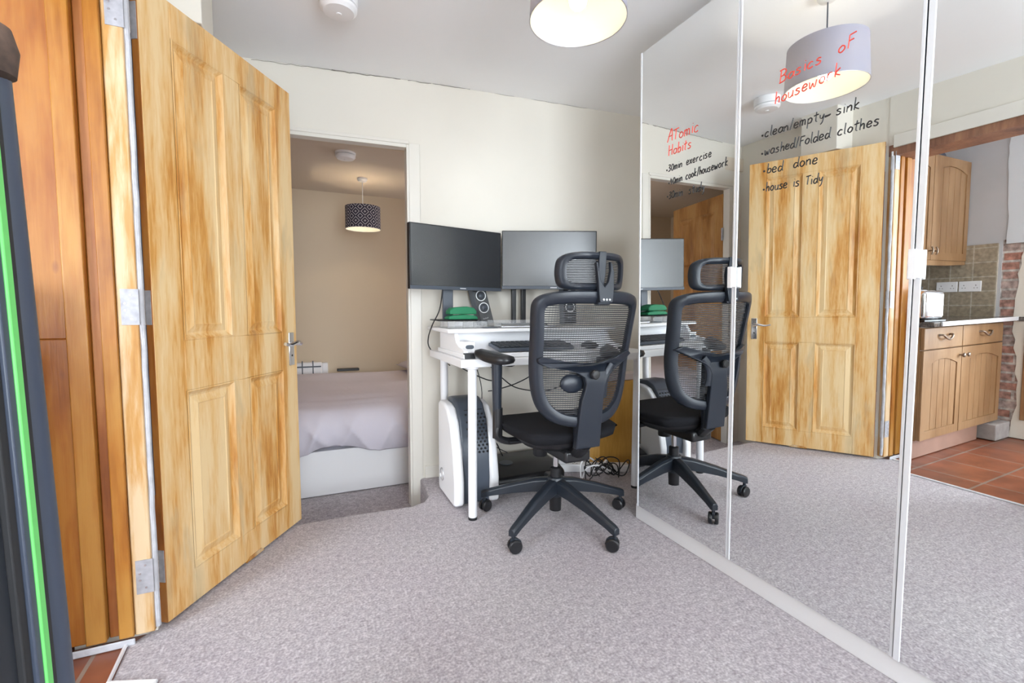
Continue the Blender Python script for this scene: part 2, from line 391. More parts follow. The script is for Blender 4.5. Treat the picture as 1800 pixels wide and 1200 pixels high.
# floors: carpet with the step down to the bedroom
edge = [(-0.46, 2.31), (-0.20, 2.365), (0.20, 2.372), (0.476, 2.356), (0.545, 2.385), (0.585, 2.45), (0.60, 2.56), (0.605, 2.75)]
bm = bm_()
out = [(2.2, 2.95), (2.2, -2.35), (-0.40, -2.35), (-0.40, 0.3), (-0.385, 1.04), (-0.40, 1.50), (-0.515, 1.54), (-0.522, 1.70), (-0.47, 1.76), (-0.47, 2.31)]
poly = edge[::-1] + out[0:1] + out[1:]
poly = [(0.605, 2.95)] + [(2.2, 2.95), (2.2, -2.35), (-0.36, -2.35), (-0.36, 0.3), (-0.375, 1.04), (-0.40, 1.50), (-0.515, 1.54), (-0.522, 1.70), (-0.47, 1.76), (-0.47, 2.31)] + edge[1:-1] + [(0.605, 2.75)]
prism(bm, poly, -0.19, 0.0, axis='Z')
struct('floor', bm, 'carpet', 'mauve grey carpet with a step down at the bedroom doorway', bevel=0.012, bseg=3)
struct('floor_kitchen', box(bm_(), -3.2, -0.30, -2.35, 2.2, -0.2, -0.006), 'tile', 'terracotta tiled kitchen floor')
struct('floor_bedroom', box(bm_(), -2.0, 2.4, 2.2, 4.9, LOW - .1, LOW), 'carpet', 'lower bedroom carpet')
# pale metal strip along the carpet edge
struct('trim_1', tube(bm_(), [(-0.524, 1.70, 0.001), (-0.518, 1.54, 0.001), (-0.402, 1.497, 0.001), (-0.378, 1.04, 0.001), (-0.363, 0.3, 0.001)], 0.006, 6), 'alu', 'pale threshold strip between carpet and tiles')

# back wall with the doorway
def backwall(bm, x0, x1, z0, z1, t=0.05):
    vs = []
    for z in (z0, z1):
        for x, dy in ((x0, 0), (x1, 0), (x1, t), (x0, t)):
            zz = z if z < 2.2 else zc(yw(x), x) + 0.02
            vs.append(bm.verts.new((x, yw(x) + dy, zz)))
    for f in ((0, 3, 2, 1), (4, 5, 6, 7), (0, 1, 5, 4), (1, 2, 6, 5), (2, 3, 7, 6), (3, 0, 4, 7)):
        bm.faces.new([vs[i] for i in f])
bm = bm_()
backwall(bm, -0.47, DXL, LOW, 2.5); backwall(bm, DXR, 2.3, LOW, 2.5); backwall(bm, DXL, DXR, DH, 2.5)
struct('wall_back', bm, 'wall', 'cream back wall behind the desk')
# left wall beyond the kitchen doorway, over it, and towards the camera
OY0, OY1, OH = 0.86, 1.745, 1.945
bm = bm_()
box(bm, -0.66, -0.455, OY1, 2.95, LOW, 2.4)
struct('wall_left', bm, 'wall', 'cream wall behind the open door')
bm = box(bm_(), -0.66, -0.45, OY0, OY1, OH + .01, 2.4)
struct('wall_over_door', bm, 'wall', 'cream wall over the kitchen doorway')
struct('wall_left_near', box(bm_(), -0.66, -0.45, -2.35, OY0, 0, 2.4), 'wall')
struct('trim_2', box(bm_(), -0.45, -0.438, OY0 - .06, OY1 - .03, OH - 0.01, OH + 0.065), 'trim', 'cream lintel board over the kitchen doorway', bevel=0.003)
struct('beam_lintel', box(bm_(), -0.66, -0.452, OY0, OY1 - .001, OH - .055, OH + .01), 'beam', 'dark brown beam under the lintel')
struct('trim_boxing', box(bm_(), -0.47, -0.30, 1.96, 2.20, 1.992, 2.35), 'wall', 'small boxed-in pipe casing above the door', bevel=0.004)
# right wall behind the wardrobe, rear wall with an unseen window added for fill light
struct('wall_right', box(bm_(), 2.15, 2.3, -2.35, 3.0, 0, 2.4), 'wall')
bm = bm_()
box(bm, -0.66, -0.30, -2.5, -2.35, 0, 2.4); box(bm, 1.40, 2.3, -2.5, -2.35, 0, 2.4)
box(bm, -0.30, 1.40, -2.5, -2.35, 0, 0.28); box(bm, -0.30, 1.40, -2.5, -2.35, 2.22, 2.4)
struct('wall_rear', bm, 'wall')
wf = thing('window_1', None, None, (0.55, -2.40, 0.28), kind='structure')
bm = bm_()
for a, b, c, d in ((-.85, -.79, 0, 1.94), (.79, .85, 0, 1.94), (-.79, .79, 0, .06), (-.79, .79, 1.88, 1.94), (-.03, .03, .06, 1.88)):
    box(bm, a, b, -.03, .03, c, d)
obj('window_frame', bm, 'white', wf, bevel=.004)
# ceiling
bm = bm_()
lo = [[bm.verts.new((x, y, CZ_[j][i])) for i, x in enumerate(CX_)] for j, y in enumerate(CY_)]
hi = [[bm.verts.new((x, y, 2.5)) for x in CX_] for y in CY_]
for j in range(2):
    for i in range(2):
        for g_ in (lo, hi): bm.faces.new((g_[j][i], g_[j][i + 1], g_[j + 1][i + 1], g_[j + 1][i]))
for i in range(2):
    for j in (0, 2): bm.faces.new((lo[j][i], lo[j][i + 1], hi[j][i + 1], hi[j][i]))
    for k in (0, 2): bm.faces.new((lo[i][k], lo[i + 1][k], hi[i + 1][k], hi[i][k]))
struct('ceiling', bm, 'ceiling', 'off-white sloping ceiling')
# hairline crack between wall and ceiling
random.seed(3)
for k, (a, b, th) in enumerate(((-0.22, 0.20, .0012), (0.16, 0.52, .0022), (0.56, 0.92, .0016), (0.95, 1.75, .0009))):
    pts = [(a + (b - a) * i / 16, yw(a + (b - a) * i / 16) - .001, zc(yw(a), a + (b - a) * i / 16) + random.uniform(-.003, .003) - 0.001) for i in range(17)]
    struct('trim_crack', tube(bm_(), pts, th, 5), 'crack', 'hairline plaster crack along the ceiling line')
pts = cr([(0.49, yw(.5) - .001, 2.298), (0.515, yw(.5) - .001, 2.306), (0.55, yw(.5) - .001, 2.306), (0.575, yw(.5) - .001, 2.296)], 5)
struct('trim_crack', tube(bm_(), pts, .0014, 5), 'crack', 'hooked end of the plaster crack')

# doorway lining and architrave of the bedroom
bm = bm_()
rot = Matrix.Translation((0, 0, 0))
def wbox(bm, x0, x1, d0, d1, z0, z1):
    vs = []
    for z in (z0, z1):
        for x, d in ((x0, d0), (x1, d0), (x1, d1), (x0, d1)):
            vs.append(bm.verts.new((x, yw(x) + d, z)))
    for f in ((0, 3, 2, 1), (4, 5, 6, 7), (0, 1, 5, 4), (1, 2, 6, 5), (2, 3, 7, 6), (3, 0, 4, 7)):
        bm.faces.new([vs[i] for i in f])
wbox(bm, DXR - .010, DXR + .004, -.006, .055, LOW, DH); wbox(bm, DXL - .004, DXL + .030, -.006, .055, LOW, DH)
wbox(bm, DXL + .030, DXR - .010, -.006, .055, DH - .016, DH + .004)
struct('trim_3', bm, 'trim', 'cream lining of the bedroom doorway', bevel=.002)
bm = bm_()
wbox(bm, DXR + .004, DXR + .066, -.005, 0, -.10, DH + .012); wbox(bm, DXL - .05, DXL - .004, -.010, 0, LOW, DH + .012)
wbox(bm, DXL - .004, DXR + .004, -.008, 0, DH + .004, DH + .024)
struct('trim_4', bm, 'trim', 'cream architrave round the bedroom doorway', bevel=.003)
bm = bm_(); wbox(bm, DXR + .075, 0.80, -.012, 0, 0, .075)
struct('baseboard_back', bm, 'trim', 'low cream skirting beside the bedroom doorway', bevel=.003)

# kitchen doorway lining: stained pine boards
def board(x0, x1, y, z0, z1, m, nm='board', t=.03):
    return (x0, x1, y, z0, z1, m, nm, t)
tf = thing('door_frame', 'stained orange pine door frame boards at the kitchen doorway', 'door frame', (-0.55, 1.74, 0))
for x0, x1, y, z0, z1, m in ((-0.80, -0.620, 1.716, 0.93, OH - .055, 'jamb_a'), (-0.699, -0.620, 1.716, 0.02, 0.93, 'jamb_a'), (-0.6195, -0.570, 1.702, 0.02, OH - .055, 'jamb_b'),
                             (-0.5695, -0.541, 1.722, 0.02, OH - .055, 'jamb_c'), (-0.5405, -0.503, 1.700, 0.02, OH - .055, 'jamb_b'), (-0.5025, -0.452, 1.706, 0.02, OH - .055, 'jamb_worn')):
    obj('frame_board', box(bm_(), x0, x1, y, 1.745, z0, z1), m, tf, bevel=.0035, world=True)
obj('paint_strip', tube(bm_(), [(-0.4475 + .0006 * math.sin(i * 1.9), 1.718 + .0012 * math.cos(i * 2.7), .03 + i * .062) for i in range(31)], .0085, 8), 'old_paint', tf, world=True, smooth=True)['label'] = 'flaking white paint line'
obj('plaster_line', box(bm_(), -0.70, -0.50, 1.694, 1.70, -.004, 0.018), 'old_paint', tf, world=True, bevel=.003)

# ------------------------------------------------------------------ panelled doors
def door_leaf(parent, W, H, T, m, panels):
    """frame in the x-z plane, faces at y=0 (front) and y=T; panels = [(x0,x1,z0,z1)]"""
    xs = sorted({0, W} | {p[0] for p in panels} | {p[1] for p in panels})
    bm = bm_()
    px = sorted({(p[0], p[1]) for p in panels}); pz = sorted({(p[2], p[3]) for p in panels})
    box(bm, 0, px[0][0], 0, T, 0, H); box(bm, px[-1][1], W, 0, T, 0, H)
    zz = [0] + [v for p in pz for v in p] + [H]
    for i in range(0, len(zz), 2):
        box(bm, px[0][0], px[-1][1], 0, T, zz[i], zz[i + 1])
    for z0, z1 in pz:
        for i in range(len(px) - 1):
            box(bm, px[i][1], px[i + 1][0], 0, T, z0, z1)
    obj('door_leaf', bm, m, parent, bevel=.0016, bseg=1)
    for x0, x1, z0, z1 in panels:
        bm = bm_()
        for side in (0, 1):
            prev = None
            for ins, dep in ((0, 0.000), (0.004, -.0015), (.012, .006), (.018, .0105), (.024, .0125), (.050, .0045), (.054, .0065)):
                y = dep if side == 0 else T - dep
                ring = [bm.verts.new((x, y, z)) for x, z in ((x0 + ins, z0 + ins), (x1 - ins, z0 + ins), (x1 - ins, z1 - ins), (x0 + ins, z1 - ins))]
                if prev:
                    for k in range(4): bm.faces.new((prev[k], prev[(k + 1) % 4], ring[(k + 1) % 4], ring[k]))
                prev = ring
            bm.faces.new(prev)
        obj('door_panel', bm, m, parent)
def std_panels(W, H):
    a, b, c, d = .115 * W / .762, .345 * W / .762, .430 * W / .762, .655 * W / .762
    k = H / 1.981
    return [(a, b, .115 * k, .735 * k), (c, d, .115 * k, .735 * k), (a, b, .905 * k, 1.870 * k), (c, d, .905 * k, 1.870 * k)]
def lever(parent, x, z, sgn, T, both=True):
    """plate with lever on the faces; lever points sgn*x"""
    for y0, s in ((0, -1), (T, 1)):
        bm = box(bm_(), x - .019, x + .019, min(y0, y0 + s * .006), max(y0, y0 + s * .006), z - .085, z + .065)
        pl = obj('handle_plate', bm, 'chrome', parent, bevel=.003)
        bm = tube(bm_(), [(x, y0 + s * .004, z + .015), (x, y0 + s * .045, z + .015)], .009, 12)
        tube(bm, cr([(x - sgn * .006, y0 + s * .045, z + .015), (x + sgn * .03, y0 + s * .050, z + .022), (x + sgn * .07, y0 + s * .047, z + .014), (x + sgn * .108, y0 + s * .045, z + .020)], 5), [.010] * 5 + [.009] * 6 + [.0075] * 5, 10)
        obj('door_handle', bm, 'chrome', parent, smooth=True)
        obj('keyhole', lathe(bm_(), [(.005, y0 + s * .0062), (.004, y0 + s * .0072)], 12, 'Y', (x, 0, z - .04)), 'black', parent)

# main door: hinge edge at (-0.44,1.78), leading edge at (-0.04,2.40)
ang = math.atan2(2.392 - 1.752, -0.042 + 0.428)
d1 = thing('door_1', 'four-panel wooden door with patchy varnish standing open into the room', None, (-0.428, 1.752, 0.012), ang, kind='structure')
door_leaf(d1, .745, 1.970, .038, 'door_wood', std_panels(.745, 1.970))
obj('hinge_edge', box(bm_(), -.0025, 0, .001, .037, .001, 1.969), 'edge_wood', d1)
obj('edge_strip', box(bm_(), -.005, -.0024, .021, .029, .42, 1.95), 'frame_grey', d1, bevel=.0008)['label'] = 'grey intumescent strip'
lever(d1, .745 - .045, .832, -1, .038)
obj('rough_splinter', prism(bm_(), [(.36, -.004), (.47, -.004), (.45, .012), (.38, .010)], -.003, .004, 'Y'), 'jamb_worn', d1)
for z in (1.795, .955, .135):
    bm = bm_()
    k = Vector((-.006, .030, 0))
    box(bm, -.0045, -.0025, .002, .036, z, z + .105)                     # leaf on the door edge
    hg = obj('hinge', bm, 'hinge', d1)
    mt = Matrix.Rotation(-ang, 4, 'Z') @ Matrix.Translation((0.428, -1.752, 0))
    bm = box(bm_(), -0.492, -0.449, 1.7035, 1.7055, z + .002, z + .107, mt)
    obj('hinge_leaf', bm, 'hinge', hg)
    bm = tube(bm_(), [mt @ Vector((-0.4455, 1.722, z)), mt @ Vector((-0.4455, 1.722, z + .108))], .0065, 12)
    for i in range(1, 5): lathe(bm, [(.0072, z + .0216 * i - .001), (.0072, z + .0216 * i + .001)], 12, 'Z', mt @ Vector((-0.4455, 1.722, 0)))
    obj('hinge_pin', bm, 'steel', hg, smooth=True)
    bm = bm_()
    for zz in (.02, .045, .065, .09):
        for xx in (-0.482, -0.468):
            if (zz in (.045, .065)) == (xx == -0.482):
                lathe(bm, [(.0032, 1.7025), (.0032, 1.7036)], 10, 'Y', (xx, 0, z + zz))
    bmesh.ops.transform(bm, matrix=mt, verts=bm.verts)
    obj('screw', bm, 'steel', hg)

# bedroom door, swung into the bedroom (seen in the mirror)
hx, hy = DXL + .034, yw(DXL) + .055
a2 = R(101)
d2 = thing('door_2', 'darker wooden panelled door open inside the bedroom', None, (hx, hy, LOW + .012), a2, kind='structure')
door_leaf(d2, .72, 2.055, .036, 'door_wood2', [(.105, .32, .12, .70), (.40, .615, .12, .70), (.105, .32, .87, 1.38), (.40, .615, .87, 1.38), (.105, .32, 1.50, 1.94), (.40, .615, 1.50, 1.94)])
for z in (.30, 1.68):
    obj('hinge', tube(bm_(), [(-.006, -.008, z), (-.006, -.008, z + .10)], .008, 10), 'hinge', d2, smooth=True)
    obj('hinge_leaf', box(bm_(), -.004, -.001, 0, .034, z, z + .10), 'hinge', d2)
lever(d2, .66, .95, -1, .036)

# ------------------------------------------------------------------ bedroom shell
BH, BY = 2.075, 4.64
bm = bm_()
box(bm, -2.0, 2.4, BY, BY + .1, LOW, BH + .1); struct('wall_bedroom_back', bm, 'bed_wall', 'beige bedroom wall')
struct('wall_bedroom_left', box(bm_(), -1.5, -1.4, 2.86, BY, LOW, BH + .1), 'bed_wall')
struct('wall_bedroom_right', box(bm_(), 2.35, 2.45, 2.86, BY, LOW, BH + .1), 'bed_wall')
bm = bm_()
box(bm, -1.5, DXL - .055, 2.855, 2.875, LOW, BH + .1); box(bm, DXR + .005, 2.4, 2.79, 2.81, LOW, BH + .1); box(bm, -.5, DXR + .01, 2.855, 2.875, DH + .004, BH + .1)
struct('wall_bedroom_front', bm, 'bed_wall')
struct('ceiling_bedroom', box(bm_(), -2.0, 2.4, 2.79, BY + .1, BH, BH + .1), 'bed_ceiling', 'bedroom ceiling')

# bed
bed = thing('bed', 'white box bed with lilac grey bedding in the room beyond', 'bed', (.35, 3.85, LOW))
obj('bed_base', box(bm_(), -1.15, 1.95, 3.10, 4.52, LOW + .004, .125), 'white', bed, bevel=.006, world=True)
obj('mattress', box(bm_(), -1.12, 1.92, 3.13, 4.50, .126, .33), 'duvet', bed, bevel=.05, bseg=4, world=True)
random.seed(11)
bm = bm_(); NX = 220
prof = cr([(3.082, .128, 0), (3.058, .17, 0), (3.045, .23, 0), (3.055, .30, 0), (3.10, .355, 0), (3.17, .385, 0), (3.30, .400, 0), (3.5, .405, 0), (3.9, .41, 0), (4.2, .418, 0), (4.34, .435, 0), (4.46, .435, 0), (4.525, .40, 0)], 4)
def rid(t): return (1 - abs(math.sin(t))) ** 2.2
prev = None
for i in range(NX + 1):
    x = -1.17 + 3.14 * i / NX; ring = []
    for j, p in enumerate(prof):
        y, z = p.x, p.y; hang = max(0.0, min(1.0, (.40 - z) / .16)) if y < 3.3 else 0.0; flat = 1 - hang
        f = rid(x * 9 + 1.6 * math.sin(x * 3.1) + (z - .4) * 9 + 1.0) * .5 + rid(x * 14.3 + 2 * math.sin(x * 2.3 + 1) - (z - .4) * 6) * .5
        y -= .055 * f * hang
        z += .032 * max(0, (.30 - z) / .17) * math.sin(x * 7 + 1.2 * math.sin(x * 4)) if y < 3.2 else 0
        z += flat * (.012 * rid(p.x * 20 + .8 * math.sin(x * 3)) * (1 if 3.15 < p.x < 3.75 else .3) + .007 * math.sin(x * 5 + p.x * 6) * math.sin(p.x * 9 - x * 2))
        ring.append(bm.verts.new((x, y, z)))
    if prev:
        for j in range(len(prof) - 1): bm.faces.new((prev[j], ring[j], ring[j + 1], prev[j + 1]))
    prev = ring
dv = obj('duvet', bm, 'duvet', bed, smooth=True, world=True, ang=180)
sm = dv.modifiers.new('solid', 'SOLIDIFY'); sm.thickness = .012
pl = bm_()
for cx in (-.55, .75):
    pass
def cushion(name, c, s, m, parent, rz=0, label=None, world=True):
    bm = bm_(); bmesh.ops.create_grid(bm, x_segments=12, y_segments=12, size=1)
    top = list(bm.verts)
    for v in top:
        x, y = v.co.x, v.co.y; h = (1 - abs(x) ** 3) * (1 - abs(y) ** 3)
        v.co = Vector((x * (1 - .06 * (1 - abs(y))) * 1.0, y * (1 - .06 * (1 - abs(x))), max(0, h) ** .55))
    g = bmesh.ops.duplicate(bm, geom=list(bm.verts) + list(bm.faces))
    for e in g['geom']:
        if isinstance(e, bmesh.types.BMVert): e.co.z *= -.5
    bmesh.ops.remove_doubles(bm, verts=bm.verts, dist=.002)
    mt = Matrix.Translation(c) @ Matrix.Rotation(rz, 4, 'Z') @ Matrix.Diagonal((s[0] / 2, s[1] / 2, s[2] / 2, 1))
    bmesh.ops.transform(bm, matrix=mt, verts=bm.verts)
    return obj(name, bm, m, parent, smooth=True, ang=180, world=world)
p1 = cushion('pillow', (1.05, 4.22, .485), (.5, .62, .13), 'duvet', None, .1); tag(p1, 'lilac grey pillow at the right end of the bed', 'pillow')

# electric panel radiator
rad = thing('radiator', 'white slatted wall radiator behind the bed', 'radiator', (-.12, BY - .06, .0))
obj('radiator_body', box(bm_(), -.50, .125, BY - .085, BY - .03, .06, .53), 'white', rad, bevel=.012, world=True)
bm = bm_()
for i in range(7): box(bm, -.485 + i * .088, -.480 + i * .088 + .004, BY - .088, BY - .084, .10, .545)
obj('radiator_slot', bm, 'grey_plastic', rad, world=True)
obj('radiator_vent', box(bm_(), -.49, .115, BY - .0895, BY - .084, .485, .497), 'grey_plastic', rad, world=True)
obj('wall_bracket', box(bm_(), .125, .175, BY - .06, BY, .25, .52), 'white', rad, bevel=.008, world=True)
bm = cbox((.34, 4.47, .462), (.19, .06, .022)); tag(obj('remote_control', bm, 'black', bevel=.005), 'small black remote control lying at the back of the bed', 'remote')

def pendant(name, label, c, r, h, zb, ztop, mo, mi, rt=.95, power=20, colr=(1, .82, .58), bulb='bulb'):
    t = thing(name, label, 'ceiling lamp', (c[0], c[1], ztop))
    def L(bm): bmesh.ops.transform(bm, matrix=Matrix.Translation((c[0], c[1], 0)), verts=bm.verts); return bm
    zt = zb + h
    def O(nm, bm, m, **k):
        o = obj(nm, bm, m, t, **k); o.location = (0, 0, -ztop); return o
    O('lamp_shade', lathe(bm_(), [(r, zb), (r * rt, zt)], 64, caps=False), mo, smooth=True)
    O('shade_lining', lathe(bm_(), [(r - .002, zb + .001), (r * rt - .002, zt - .001)], 64, caps=False), mi, smooth=True)
    bm = bm_(); tube(bm, [((r - .001) * math.cos(a * math.pi / 24), (r - .001) * math.sin(a * math.pi / 24), zb) for a in range(49)], .0016, 6)
    O('shade_rim', bm, 'steel')
    bm = bm_()
    for k in range(3):
        a = k * 2.094 + .4; tube(bm, [(.02 * math.cos(a), .02 * math.sin(a), zt - .03), ((r * rt - .003) * math.cos(a), (r * rt - .003) * math.sin(a), zt - .01)], .0018, 6)
    O('shade_spider', bm, 'white_metal')
    O('bulb_holder', lathe(bm_(), [(.006, zt + .012), (.018, zt), (.019, zt - .05), (.014, zt - .055)], 20), 'plastic', smooth=True)
    O('lamp_cord', tube(bm_(), [(0, 0, zt), (0, 0, ztop - .02)], .0028, 8), 'grey_plastic' if mo == 'shade_out' else 'plastic')
    O('ceiling_rose', lathe(bm_(), [(.04, ztop), (.04, ztop - .012), (.030, ztop - .026), (.008, ztop - .032)], 32), 'plastic', smooth=True)
    bz = zt - .055
    O('bulb', lathe(bm_(), [(.012, bz), (.014, bz - .015), (.026, bz - .035), (.030, bz - .055), (.026, bz - .075), (.014, bz - .088), (.002, bz - .092)], 24), bulb, smooth=True)
    l = bpy.data.lights.new(name + '_light', 'POINT'); l.energy = power; l.color = colr; l.shadow_soft_size = .03
    lo = bpy.data.objects.new(name + '_light', l); col.objects.link(lo); lo.location = (c[0], c[1], bz - .055)
    return t
ceilz = zc(1.326, .81)
pendant('pendant_lamp', 'lavender grey drum shade hanging from the main ceiling', (.810, 1.326), .1526, .176, 1.929, ceilz, 'shade_out', 'shade_in', .945, 150, (1.0, .90, .79))
pendant('bedroom_pendant_lamp', 'small geometric patterned drum shade in the bedroom', (.45, 4.05), .138, .180, 1.665, BH, 'pattern', 'shade_in', 1.0, 85, (1.0, .78, .52))

def alarm(name, label, c, r, h):
    t = thing(name, label, 'smoke alarm', c)
    obj('alarm_base', lathe(bm_(), [(r, .01), (r, -h + .028), (r * .93, -h + .026)], 40), 'plastic', t, smooth=True)
    obj('alarm_vent', lathe(bm_(), [(r * .88, -h + .028), (r * .88, -h + .022)], 40), 'grey_plastic', t)
    obj('alarm_cover', lathe(bm_(), [(r * .97, -h + .023), (r * .96, -h + .012), (r * .80, -h), (r * .3, -h - .004), (.001, -h - .004)], 40), 'plastic', t, smooth=True)
    obj('test_button', lathe(bm_(), [(.012, -h - .003), (.010, -h - .007), (.001, -h - .008)], 20), 'plastic', t, smooth=True)
    return t
alarm('smoke_alarm', 'round white smoke alarm on the main ceiling', (.155, 2.108, zc(2.108, .155)), .075, .058)
alarm('bedroom_smoke_alarm', 'round smoke alarm on the bedroom ceiling beyond the doorway', (.275, 3.44, BH), .068, .042)

# ------------------------------------------------------------------ mirrored wardrobe
TAU, DD = R(.912), 1.4477
wd = thing('wardrobe', 'tall white wardrobe with full-height mirror doors covered in handwritten notes', 'wardrobe', (1.75, .7, 0))
obj('carcass', box(bm_(), 1.468, 2.05, -.40, 1.772, .0, 2.150), 'white', wd, world=True, bevel=.002)
obj('plinth', box(bm_(), 1.455, 1.468, -.40, 1.785, .0, .072), 'white', wd, world=True, bevel=.002)
obj('top_rail', box(bm_(), 1.440, 2.05, -.40, 1.770, 2.151, 2.165), 'white', wd, world=True, bevel=.002)

# a hand lettering alphabet: strokes in a box where the x height is 1
G = {
'a': [[(.62, .8), (.35, 1), (.08, .7), (.05, .3), (.25, 0), (.5, .15), (.64, .6), (.66, .95)], [(.66, .95), (.64, .3), (.78, 0)]],
'b': [[(.1, 2), (.12, .05)], [(.12, .6), (.4, .95), (.62, .6), (.5, .1), (.12, .05)]],
'c': [[(.58, .85), (.35, 1), (.08, .6), (.12, .15), (.35, 0), (.6, .15)]],
'd': [[(.6, .75), (.3, .95), (.05, .5), (.15, .05), (.4, .05), (.62, .5)], [(.66, 2), (.62, .5), (.72, 0)]],
'e': [[(.08, .5), (.55, .6), (.5, .95), (.25, 1), (.06, .6), (.12, .12), (.35, 0), (.62, .2)]],
'f': [[(.65, 1.8), (.35, 1.95), (.2, 1.5), (.15, 0)], [(.0, 1.0), (.5, 1.08)]],
'h': [[(.1, 2), (.1, 0)], [(.1, .6), (.35, 1), (.55, .8), (.58, 0)]],
'i': [[(.15, 1), (.15, 0)], [(.16, 1.4), (.18, 1.45)]],
'k': [[(.1, 2), (.1, 0)], [(.55, 1.05), (.12, .5), (.6, 0)]],
'l': [[(.15, 2), (.12, .2), (.25, 0)]],
'm': [[(.08, 1), (.08, 0)], [(.08, .7), (.28, 1), (.42, .8), (.42, 0)], [(.42, .7), (.62, 1), (.78, .8), (.8, 0)]],
'n': [[(.08, 1), (.08, 0)], [(.08, .65), (.35, 1), (.55, .8), (.58, 0)]],
'o': [[(.35, 1), (.1, .7), (.1, .25), (.35, 0), (.6, .3), (.6, .75), (.35, 1)]],
'p': [[(.1, 1), (.08, -.8)], [(.1, .7), (.38, 1), (.62, .7), (.5, .15), (.12, .1)]],
'r': [[(.1, 1), (.1, 0)], [(.1, .6), (.3, .95), (.55, .95)]],
's': [[(.55, .9), (.3, 1), (.12, .75), (.5, .4), (.45, .08), (.2, 0), (.05, .12)]],
't': [[(.3, 1.7), (.28, .2), (.45, 0)], [(.02, 1.1), (.58, 1.2)]],
'u': [[(.08, 1), (.1, .2), (.3, 0), (.55, .3), (.6, 1)], [(.6, 1), (.62, .1), (.7, 0)]],
'w': [[(.05, 1), (.12, .1), (.25, 0), (.42, .7), (.55, .05), (.7, .1), (.82, 1)]],
'x': [[(.05, 1), (.6, 0)], [(.6, 1), (.05, 0)]],
'y': [[(.08, 1), (.15, .4), (.35, .3), (.58, 1)], [(.6, 1), (.5, -.3), (.25, -.8)]],
'A': [[(.0, -.1), (.55, 2), (.75, 0)], [(.15, .8), (.8, .85)]],
'H': [[(.05, 2), (.05, 0)], [(.7, 2), (.7, 0)], [(.05, 1), (.7, 1.05)]],
'B': [[(.15, 2), (.12, 0)], [(.0, 2), (.5, 2), (.7, 1.6), (.5, 1.1), (.15, 1)], [(.5, 1.1), (.8, .6), (.6, .1), (.05, 0)]],
'F': [[(.15, 1.8), (.12, 0)], [(.15, 1.8), (.7, 1.85)], [(.15, 1), (.55, 1.05)]],
'T': [[(.3, 1.6), (.28, 0)], [(-.05, 1.55), (.7, 1.65)]],
'0': [[(.35, 1.6), (.1, 1.2), (.1, .3), (.35, 0), (.6, .4), (.6, 1.2), (.35, 1.6)]],
'3': [[(.1, 1.5), (.4, 1.6), (.55, 1.3), (.25, .85), (.6, .6), (.5, .1), (.1, 0)]],
'4': [[(.15, 1.6), (.08, .7), (.6, .75)], [(.45, 1.3), (.42, 0)]],
'/': [[(.4, 2), (.1, -.2)]],
'.': [[(.05, .40), (.2, .40), (.2, .58), (.06, .56), (.12, .46)]],
'_': [[(-.1, .35), (.6, .5)], [(-.12, .25), (.5, .38)], [(-.1, .45), (.3, .42)]],
}
WID = {'i': .4, 'l': .42, 'm': 1.05, 'w': 1.05, '.': .55, '/': .6, ' ': .45, 'A': 1.0, 'H': .95, 'B': 1.0, 't': .72, 'f': .75}
def writing(parent, text, y0, z0, y1, z1, xh, m, rad, xl=0.0, jit=.05):
    """the line runs from (y0,z0) to (y1,z1) on the mirror face (local x=0, outward -x)"""
    tot = sum(WID.get(c, .82) for c in text) - .15
    sc = math.hypot(y1 - y0, z1 - z0) / tot
    ux, uz = (y1 - y0) / (tot * sc), (z1 - z0) / (tot * sc)
    bm = bm_(); x = 0; words = []
    for c in text + ' ':
        if c == ' ' and len(bm.verts):
            words.append(obj('handwriting', bm, m, parent)); bm = bm_()
        if c != ' ':
            dx, dy, rz = random.uniform(-.03, .03), random.uniform(-.06, .06), random.uniform(-.05, .05)
            for st in G[c]:
                pts = [(p[0] + dx + random.uniform(-jit, jit) * .4, p[1] * (1 + rz) + dy, 0) for p in st]
                pts = cr(pts, 4) if len(pts) > 2 else [Vector(p) for p in pts]
                P = []
                for p in pts:
                    along = (x + p.x) * sc + p.y * xh * .10
                    P.append((xl - rad * .35, y0 + ux * along, z0 + uz * along + p.y * xh))
                tube(bm, P, rad, 6, .45)
        x += WID.get(c, .82)
    bm.free()
    return words
def mirror_door(y0, y1, az=0.0, tau=TAU, piv=None, zl=.0, zh=2.097, prof=.010, hz=None, hside=1, ylabel=None):
    if piv is None:
        loc = ((DD - .07 * math.sin(TAU)) / math.cos(TAU), 0, .07)
        off = 0
    else:
        loc = piv; off = piv[1]
    b = box(bm_(), 0, .018, y0 - off, y1 - off, zl, zh)
    o = obj('mirror_door', b, 'mirror', wd, bevel=.0015, bseg=1)
    rm = Matrix.Rotation(az, 4, 'Z') @ Matrix.Rotation(-tau, 4, 'Y')
    if piv is None:
        o.location = Vector(loc) - wd.location
    else:
        n = rm @ Vector((1, 0, 0)); P0 = Vector((1.43, .68, 1.1))
        p = Vector((1.4468, y1, .07)); k = (P0 - p).dot(n) / n.x
        o.location = Vector((p.x + k, y1, .07)) - wd.location
    o.rotation_euler = rm.to_euler()
    bm = bm_()
    for a in (y0 - off, y1 - off - prof):
        box(bm, -.0025, .020, a, a + prof, zl, zh)
    e = obj('edge_profile', bm, 'alu', o, bevel=.0012)
    return o
D1 = mirror_door(1.2375, 1.7665, prof=.008)
D2 = mirror_door(.688, 1.2355, prof=.008)
D3 = mirror_door(.145, .685, R(1.0), TAU - R(.2), (1.4468, .685, .07), prof=.015)
D4 = mirror_door(-.395, .138, 0, TAU, None, prof=.008)
